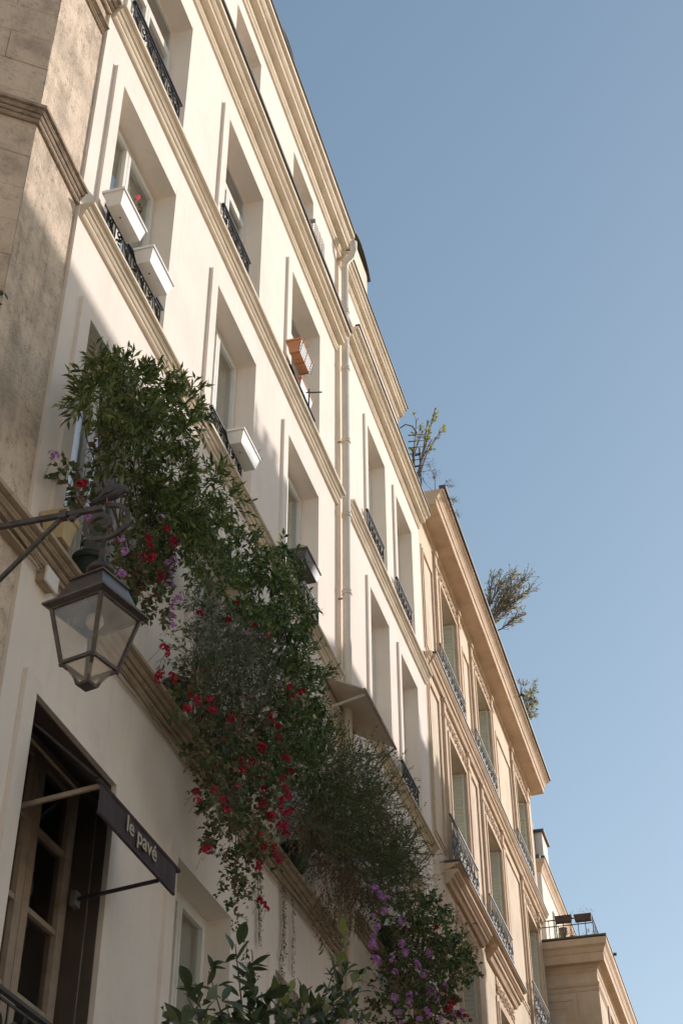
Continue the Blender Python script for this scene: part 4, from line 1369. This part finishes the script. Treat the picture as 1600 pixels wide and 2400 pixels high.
LIL2 = [(0.6, 7.87, 7.77), (0.6, 7.99, 7.79), (0.6, 7.94, 7.63), (0.6, 8.11, 7.61), (0.6, 8.02, 7.39), (0.6, 7.15, 7.36), (0.6, 7.15, 7.18), (0.6, 7.68, 8.03), (0.6, 7.09, 7.42), (0.6, 7.98, 7.87), (0.6, 8.01, 7.46), (0.6, 8.06, 7.35), (0.6, 7.93, 7.71), (0.6, 8.03, 7.53)]
geranium('geranium_plant', 'red and lilac geraniums spilling from the ledge beside the lantern', P2, (.3, 7.7, 7.6), RED2, LIL2, s=.85, dry=[(.5, 7.95, 7.38, .07), (.5, 7.75, 7.5, .06)])
PB = [(.18, 7.10, 8.02, .09), (.18, 7.25, 8.30, .07), (.18, 7.32, 8.05, .09), (.18, 7.10, 7.85, .07), (.18, 7.52, 8.30, .08), (.2, 6.95, 8.0, .04), (.22, 7.3, 7.82, .09)]
geranium('geranium_plant', 'small geranium in the yellow pot with one red and two lilac flowers', PB, (.26, 7.12, 7.7), [(0.33, 6.96, 7.85), (0.33, 6.93, 7.82)], [(0.33, 7.08, 7.67), (0.33, 6.52, 7.74), (0.33, 7.11, 7.66)], dens=900, hang=-.1)
geranium('geranium_plant', 'thin geranium with a red bloom in the nearest white window box', [(.19, 7.42, 11.13, .04), (.2, 7.50, 11.2, .03)], (.19, 7.4, 11.08), (), (), [(.22, 7.45, 11.40), (.22, 7.43, 11.38)], dens=1500, leafmat='leaf_dry', hang=-.3)
a3 = thing('dry_plant', (.19, 10.5, 11.05), 'withered sprig in the single white window box', 'plant')
arr = shoots([(.24, 10.60, 11.09, .03), (.25, 10.66, 11.12, .02)], 4000, 5, .06, .02, .008, up=.3)
crown(a3, 'foliage', 'leaf_dry', arr)
twigs('stems', arr[5], .0015, 'twig', a3)
a3 = thing('dry_plant', (.19, 12.3, 13.98), 'few dry stalks in the wired terracotta box', 'plant')
arr = shoots([(.24, 12.3, 14.02, .03), (.24, 12.15, 14.0, .025)], 3000, 4, .08, .014, .006, up=.6)
crown(a3, 'foliage', 'leaf_dry', arr)
twigs('stems', arr[5], .0015, 'twig', a3)

# juniper
P6 = [(.5, 15.0, 8.2, .15), (.5, 15.5, 8.5, .13), (.5, 14.3, 7.9, .16), (.5, 11.9, 8.15, .18), (.5, 12.1, 7.7, .15), (.5, 15.2, 8.6, .18), (.5, 14.2, 8.2, .2), (.38, 12.5, 7.9, .18), (.4, 13.0, 7.8, .16), (.36, 12.2, 7.65, .13), (.5, 12.17, 8.3, .19), (.5, 13.12, 8.63, .25), (.5, 14.01, 8.81, .26), (.5, 12.95, 8.16, .28), (.5, 14.37, 8.62, .26), (.5, 15.5, 8.98, .18), (.5, 12.17, 7.93, .19), (.5, 11.62, 7.49, .12), (.5, 14.74, 8.43, .22), (.5, 13.61, 8.03, .22), (.5, 14.23, 9.2, .15), (.5, 13.13, 8.94, .13), (.5, 15.6, 8.72, .13), (.5, 13.6, 8.4, .25), (.5, 12.6, 8.5, .2), (.5, 15.0, 8.8, .16)]
t = thing('juniper', (.3, 12.7, 7.7), 'bushy dark juniper with feathery shoots right of the red geraniums', 'shrub')
arr = shoots([(x, y, z, r * .85) for x, y, z, r in P6], 2300, 30, .36, .040, .011, up=.4, out=.8, spread=.5, surf=.3, bias=(.05, .35, .12))
crown(t, 'crown', 'leaf_jun', arr, .1, .05)
twigs('branches', arr[5], .0018, 'bark', t, 2, extra=limbs((.28, 12.6, 7.75), P6, .022, .004, .14))
HANG = [(.42, 12.3, 7.75, .14), (.42, 12.45, 7.5, .12), (.42, 12.6, 7.25, .10), (.42, 13.4, 7.65, .15), (.42, 13.9, 7.75, .14), (.42, 13.6, 7.4, .10), (.42, 14.2, 7.95, .13), (.38, 12.75, 7.0, .08), (.42, 11.8, 7.7, .12)]
HANG += [(.45, 12.0, 7.6, .13), (.45, 12.9, 7.6, .15), (.45, 13.2, 7.75, .16), (.45, 14.5, 8.05, .14), (.40, 12.5, 7.1, .10), (.40, 13.0, 7.2, .10), (.45, 11.5, 7.4, .1)]
arr = shoots(HANG, 1500, 9, .22, .034, .014, up=-.6, out=.4, spread=.6, hang=1.3, surf=.2)
crown(t, 'dry_growth', 'leaf_dry', arr)
twigs('dry_stems', arr[5], .0025, 'twig', t)
# dead ivy hanging on the wall below
t = thing('dry_ivy', (.03, 11.9, 6.3), 'dead ivy strands hanging down the wall below the juniper', 'ivy')
lines, B, D, N, LL, WW = [], [], [], [], [], []
for y0_, z0_, z1_ in ((11.72, 7.34, 6.5), (11.74, 7.34, 6.55), (12.45, 7.34, 6.1), (12.47, 7.34, 6.3), (12.72, 7.34, 6.05)):
    y_, z_ = y0_, z0_
    while z_ > z1_:
        ny, nz = y_ + random.uniform(-.03, .035), z_ - .05
        lines.append((np.array([.03, y_, z_]), np.array([.03, ny, nz])))
        for _ in range(9):
            B.append((.04, ny + random.uniform(-.035, .035), nz + random.uniform(-.03, .03)))
            D.append((random.uniform(-.1, .5), random.uniform(-1, 1), random.uniform(-1.2, .3)))
            N.append((1, .2, .3))
            LL.append(random.uniform(.015, .035))
            WW.append(random.uniform(.008, .018))
        y_, z_ = ny, nz
link('dry_leaves', leaf_mesh('dry_leaves', B, D, N, np.array(LL), np.array(WW), 'leaf_dry'), t, 'stuff')
twigs('stems', lines, .004, 'twig', t)

# lilac geraniums and dark shrub at the far ledge
P7 = [(.45, 14.7, 7.91, .13), (.45, 15.73, 8.22, .29), (.45, 17.41, 8.71, .22), (.45, 16.37, 8.1, .33), (.45, 15.06, 7.61, .20), (.45, 15.64, 7.48, .30), (.45, 17.54, 8.09, .26), (.45, 14.8, 6.91, .22), (.45, 17.21, 7.66, .30), (.45, 16.03, 7.27, .29), (.45, 16.8, 7.8, .3)]
LIL7 = [(0.7, 13.35, 7.57), (0.7, 13.52, 7.57), (0.7, 13.78, 7.51), (0.7, 13.41, 7.19), (0.7, 13.23, 7.03), (0.7, 14.44, 7.64), (0.7, 14.6, 7.37), (0.7, 15.21, 7.45), (0.7, 15.8, 7.81), (0.7, 13.3, 6.84), (0.7, 13.46, 6.84), (0.7, 14.01, 7.08), (0.7, 15.72, 7.38), (0.7, 16.06, 7.43), (0.7, 15.41, 7.42), (0.7, 16.58, 7.73), (0.7, 14.73, 6.9), (0.7, 15.57, 7.09), (0.7, 16.04, 7.35), (0.7, 14.31, 6.54), (0.7, 15.12, 6.85), (0.7, 17.01, 7.52), (0.7, 16.24, 7.22), (0.7, 17.57, 7.75), (0.7, 14.06, 6.72), (0.7, 13.3, 6.93), (0.7, 14.51, 7.45), (0.7, 13.7, 7.62)]
LIL7 += [(.7, p[1] + random.uniform(-.12, .12), p[2] + random.uniform(-.09, .09)) for p in LIL7]
RED7 = [(0.7, 16.23, 8.28), (0.7, 16.56, 7.62), (0.7, 17.05, 7.69), (0.7, 17.54, 7.67), (0.7, 18.1, 7.8), (0.7, 16.76, 7.49), (0.7, 16.9, 7.6), (0.7, 17.3, 7.6), (0.7, 17.8, 7.75), (0.7, 17.2, 7.75)]
geranium('geranium_plant', 'lilac geraniums with a few red ones at the lower right of the white houses', P7, (.3, 16.2, 8.2), RED7, LIL7, dens=1000, s=1.05)
SH7 = [(.5, 16.9, 8.75, .17), (.5, 17.8, 8.85, .17), (.5, 18.4, 8.80, .16), (.5, 19.1, 8.85, .10), (.5, 17.9, 8.55, .2), (.5, 16.2, 8.55, .15), (.5, 18.6, 8.6, .12)]
t = thing('broadleaf_shrub', (.3, 17.6, 8.2), 'dark broad-leaved shrub behind the lilac geraniums', 'shrub')
arr = shoots(SH7, 1100, 7, .18, .085, .045, up=.5, out=.9, spread=.8, surf=.35)
crown(t, 'crown', 'leaf_dark', arr)
twigs('branches', arr[5], .003, 'bark', t, 2, extra=limbs((.28, 17.2, 8.2), SH7, .016, .005, .1))

# young tree in the foreground with large glossy leaves, every leaf its own part
LEAVES = []
for k in range(4):
    B = [(0, 0, 0)]
    vs, fs = [], []
    n = 6
    wd = (.19, .21, .17, .23)[k]
    for i in range(n + 1):
        t_ = i / n
        wv = wd * math.sin(math.pi * min(1, t_ * .96 + .02)) ** .8
        zc = -.22 * t_ * t_ + .03 * math.sin(t_ * 6 + k)
        vs += [(t_, -wv, zc + wv * .35), (t_, 0, zc), (t_, wv, zc + wv * .35)]
    for i in range(n):
        for j in range(2):
            fs.append((3 * i + j, 3 * i + 3 + j, 3 * i + 4 + j, 3 * i + 1 + j))
    me = bpy.data.meshes.new('leaf')
    me.from_pydata(vs, [], fs)
    me.polygons.foreach_set('use_smooth', [True] * len(fs))
    me.materials.append(M['leaf_big'])
    LEAVES.append(me)
LIGHT = []
for me in LEAVES:
    m2 = me.copy()
    m2.name = 'leaf'
    m2.materials.clear()
    m2.materials.append(M['leaf_fig'])
    LIGHT.append(m2)
def big_leaf(parent, p, d, ln, light=False):
    d = Vector(d).normalized()
    up = Vector((.25 + random.uniform(-.4, .4), random.uniform(-.5, .5), 1))
    s_ = up.cross(d).normalized()
    u = d.cross(s_)
    o = link('leaf', random.choice(LIGHT if light else LEAVES), parent)
    o.matrix_basis = Matrix(((d.x * ln, s_.x * ln, u.x * ln, p[0]), (d.y * ln, s_.y * ln, u.y * ln, p[1]), (d.z * ln, s_.z * ln, u.z * ln, p[2]), (0, 0, 0, 1)))
    return o
def leafy_tree(name, label, base, tips, nleaf, ln, trunk_top, light=(), fill=()):
    t = thing(name, base, label, 'tree')
    m = MB()
    b = Vector(base)
    tt = Vector(trunk_top)
    m.tube([tuple(b), tuple(b.lerp(tt, .5) + Vector((.03, .02, 0))), tuple(tt)], .03, 8, .018)
    m.build('trunk', 'bark', t, True)
    m = MB()
    for q, (x, y, z, r) in enumerate(tips):
        e = Vector((x, y, z))
        p1 = tt.lerp(e, .45) + Vector((random.uniform(-.06, .06), random.uniform(-.06, .06), -.04))
        m.tube([tuple(tt - Vector((0, 0, random.uniform(0, .3)))), tuple(p1), tuple(e)], .010, 6, .003)
        for k in range(nleaf):
            f = k / nleaf
            c = p1.lerp(e, .45 + .6 * f)
            c = c + Vector(rand_dirs(1)[0]) * r * .35
            d = Vector(rand_dirs(1)[0]) + (e - p1).normalized() * .7 + Vector((0, 0, .1))
            big_leaf(t, c, d, ln * random.uniform(.65, 1.15), q in light and k > nleaf * .5)
    m.build('branches', 'bark', t, True)
    if fill:
        a_ = shoots(fill, 480, 7, .16, ln * .85, ln * .46, up=.45, out=.9, spread=.9, surf=.2)
        crown(t, 'leaves', 'leaf_big', a_, .2, .2)
        twigs('twigs', a_[5], .003, 'bark', t)
    return t
P8 = [(1.5, 7.14, 4.57, .07), (1.5, 6.77, 4.29, .08), (1.5, 6.5, 4.07, .09), (1.5, 7.05, 4.21, .11), (1.5, 7.36, 4.55, .07), (1.5, 7.6, 4.47, .09), (1.5, 7.99, 4.62, .09), (1.5, 8.42, 4.70, .11), (1.5, 8.89, 4.88, .12), (1.5, 9.43, 5.30, .09), (1.5, 9.32, 5.42, .08), (1.5, 9.65, 5.2, .1), (1.5, 8.8, 4.7, .12), (1.5, 7.92, 4.42, .1), (1.5, 6.41, 3.93, .07), (1.5, 7.47, 4.25, .09), (1.5, 6.9, 4.02, .1), (1.5, 8.3, 4.4, .1), (1.5, 9.2, 4.9, .1)]
leafy_tree('young_tree', 'young tree with large glossy dark leaves rising at the bottom edge', (1.45, 7.9, .12), P8, 15, .125, (1.48, 7.9, 3.75), light=(10, 6), fill=[(1.5, 6.6, 3.98, .10), (1.5, 6.95, 4.05, .11), (1.5, 7.3, 4.18, .11), (1.5, 7.65, 4.28, .11), (1.5, 8.0, 4.42, .11), (1.5, 8.35, 4.52, .11), (1.5, 8.7, 4.66, .11), (1.5, 9.05, 4.85, .10), (1.5, 9.4, 5.05, .09), (1.5, 8.1, 4.2, .13), (1.5, 7.5, 4.0, .13), (1.5, 8.7, 4.4, .13), (1.5, 9.2, 4.6, .12)])
# leaf sprays at the left edge
t = thing('potted_plant', (.1, 5.6, 8.2), 'few dark leaves poking in at the left edge below the old cornice', 'plant')
m = MB()
m.tube([(-.1, 5.5, 8.1), (.1, 5.6, 8.3), (.25, 5.72, 8.44)], .006, 5, .002)
m.build('stem', 'bark', t)
for k in range(16):
    f = .5 + .5 * k / 15
    c = (-.1 + .35 * f + random.uniform(-.03, .03), 5.5 + .22 * f + random.uniform(-.03, .03), 8.1 + .36 * f + random.uniform(-.05, .05))
    big_leaf(t, c, (random.uniform(.2, 1), random.uniform(-.6, .6), random.uniform(-.8, .6)), .07)

# ================================================================== roof plants
def bare_shrub(name, label, base, tips, mat, dens, ll, lw, n_leaf=5, r0=.02, twig_n=10, L=.2):
    t = thing(name, base, label, 'shrub')
    m = MB()
    b = Vector(base)
    st = []
    for (x, y, z, r) in tips:
        e = Vector((x, y, z))
        mid = b.lerp(e, .5) + Vector((random.uniform(-.06, .06), random.uniform(-.1, .1), random.uniform(-.02, .08)))
        m.tube([tuple(b), tuple(mid), tuple(e)], r0 * .6, 5, r0 * .25)
        for k in range(twig_n):
            s_ = mid.lerp(e, random.random())
            d = Vector(rand_dirs(1, .2)[0]) * .7 + (e - b).normalized()
            q = s_ + d.normalized() * random.uniform(.4, 1.0) * r * 1.6
            h = s_.lerp(q, .5) + Vector(rand_dirs(1)[0]) * .03
            m.tube([tuple(s_), tuple(h), tuple(q)], r0 * .22, 4, r0 * .08)
            st.append((np.array(h), np.array(q)))
    m.build('branches', 'twig', t)
    B, D, N, LL, WW = [], [], [], [], []
    for a, c in st:
        for k in range(n_leaf):
            f = .3 + .8 * rng.random()
            B.append(a + (c - a) * min(f, 1))
            D.append((c - a) / (np.linalg.norm(c - a) + 1e-6) + rand_dirs(1)[0] * .9)
            N.append(rand_dirs(1, .8)[0])
            s_ = .6 + .7 * rng.random()
            LL.append(ll * s_)
            WW.append(lw * s_)
    link('leaves', leaf_mesh('leaves', B, D, N, np.array(LL), np.array(WW), mat), t, 'stuff')
    return t
S1 = [(1.15, 24.8, 19.1, .22), (1.2, 24.8, 18.75, .2), (.45, 24.8, 19.2, .2), (.95, 24.8, 18.2, .2), (.21, 24.8, 18.44, .18), (.61, 24.8, 19.01, .30), (.97, 24.9, 18.94, .25), (.75, 24.7, 18.44, .32), (.37, 24.8, 18.09, .2), (1.0, 24.8, 18.6, .18), (.88, 24.8, 19.22, .14), (.6, 25.1, 18.7, .25), (.85, 24.5, 18.7, .2)]
bare_shrub('roof_shrub', 'twiggy half-bare shrub leaning out over the stone cornice', (.05, 24.8, 17.75), S1, 'leaf_roof', 1, .055, .028, 4, .035, 36)
S2 = [(.24, 29.3, 19.28, .2), (.41, 29.3, 18.91, .22), (.38, 29.3, 18.45, .2), (.54, 29.3, 19.2, .14), (.52, 29.3, 18.77, .12), (.3, 29.6, 19.0, .2), (.35, 29.0, 18.7, .2)]
bare_shrub('roof_shrub', 'leafy oleander with pink buds on the roof edge beyond the twiggy shrub', (.1, 29.3, 17.75), S2, 'leaf_roof', 1, .085, .022, 9, .025, 16)
FG = [(.40, 18.9, 18.55, .12), (.55, 18.9, 18.80, .08), (.62, 18.9, 18.25, .10), (.30, 18.9, 18.35, .12), (.45, 18.95, 18.15, .14), (.2, 18.9, 18.6, .1)]
bare_shrub('fig_tree', 'young fig with a few yellow leaves on the terrace of the right white house', (.12, 18.9, 17.1), FG, 'leaf_fig', 1, .075, .06, 2, .03, 7)
G1 = [(-.0, 19.9, 18.2, .16), (.25, 19.9, 18.1, .19), (.50, 19.9, 17.86, .15), (.60, 19.9, 17.2, .11), (.19, 19.9, 18.4, .12), (.55, 19.9, 17.5, .11)]
bare_shrub('wild_grass', 'dry wild grass growing from the end of the stone cornice', (.30, 19.75, 17.6), G1, 'leaf_dry', 1, .03, .006, 6, .008, 22)
t = thing('terrace_fence', (.0, 18.8, 17.1), 'spiked iron terrace fence among the fig branches', 'fence')
m = MB()
m.tube([(-.15, 18.9, 18.45), (.0, 18.9, 18.55), (.12, 18.9, 18.48), (.2, 18.9, 18.3)], .012, 6)
m.build('arched_rail', 'zinc', t)
for k in range(7):
    z = 17.3 + k * .16
    m = MB()
    m.tube([(.05, 18.75 + .02 * k, z), (.42, 18.8 + .03 * k, z + .03)], .012, 5, .002)
    m.build('spike', 'iron', t)
m = MB()
for x in (.10, .22):
    m.box(x - .012, x + .012, 18.95, 18.974, 17.07, 18.0)
m.box(.08, .24, 18.95, 18.974, 17.6, 17.62)
m.box(.08, .24, 18.95, 18.974, 17.85, 17.87)
m.build('fence_panel', 'iron', t)

# ================================================================== terrace things on the far stone house
def planter(x0, x1, y, z, label):
    t = thing('planter', ((x0 + x1) / 2, y, z), label, 'planter', 'planters on the far terrace')
    MB().loft([[(x0 + .02, y - .09, z), (x1 - .02, y - .09, z), (x1 - .02, y + .03, z), (x0 + .02, y + .03, z)], [(x0, y - .11, z + .14), (x1, y - .11, z + .14), (x1, y + .05, z + .14), (x0, y + .05, z + .14)]]).build('trough', 'terracotta_dark', t)
    arr = shoots([(x0 + (x1 - x0) * f, y - .03, z + .18, .06) for f in (.2, .45, .7, .9)], 900, 5, .1, .04, .012, up=.8)
    crown(t, 'plants', 'leaf_roof', arr)
    return t
M['terracotta_dark'] = surface('dark_clay', (0.10, 0.06, 0.055), 0.7, 0.15, 6, bump=0.1)
planter(.30, .68, 30.98, 14.13, 'dark clay planter on the terrace railing, the left of two')
planter(.72, 1.11, 30.98, 14.12, 'dark clay planter on the terrace railing, the right of two')
t = thing('bowl_planter', (.93, 31.5, 13.68), 'wide dark bowl with a pale shrub behind the terrace railing', 'planter')
MB().lathe((.93, 31.5), [(.06, 13.68), (.14, 13.74), (.17, 13.84), (.17, 13.86), (.14, 13.86)], 18).build('bowl', 'terracotta_dark', t, True)
arr = shoots([(.93, 31.5, 14.0, .09), (.97, 31.5, 14.03, .08)], 2500, 6, .08, .03, .012, up=.5)
crown(t, 'plants', 'leaf_roof', arr)
t = thing('flower_pot', (.50, 31.6, 13.68), 'tall terracotta pot with a bush behind the terrace railing', 'flower pot')
MB().lathe((.50, 31.6), [(.10, 13.68), (.15, 13.98), (.16, 14.0), (.12, 14.0)], 16).build('pot', 'terracotta_dark', t, True)
arr = shoots([(.45, 31.6, 14.08, .12), (.36, 31.6, 14.0, .1), (.6, 31.6, 13.95, .1)], 1500, 6, .1, .04, .02, up=.3)
crown(t, 'plants', 'leaf_ger', arr)
for i, (x, y, z, lab) in enumerate(((.12, 36.4, 15.95, 'small dark pot hung on the pale far wall, the upper of two'), (.12, 36.9, 15.75, 'small dark pot hung on the pale far wall, the lower of two'))):
    t = thing('flower_pot', (x - .3, y, z), lab, 'flower pot', 'pots on the far wall')
    MB().lathe((x - .3, y), [(.07, z), (.11, z + .22), (.12, z + .23), (.09, z + .23)], 12).build('pot', 'terracotta_dark', t, True)
    MB().box(-.31, x - .35, y - .01, y + .01, z + .1, z + .13).build('hook', 'iron', t)
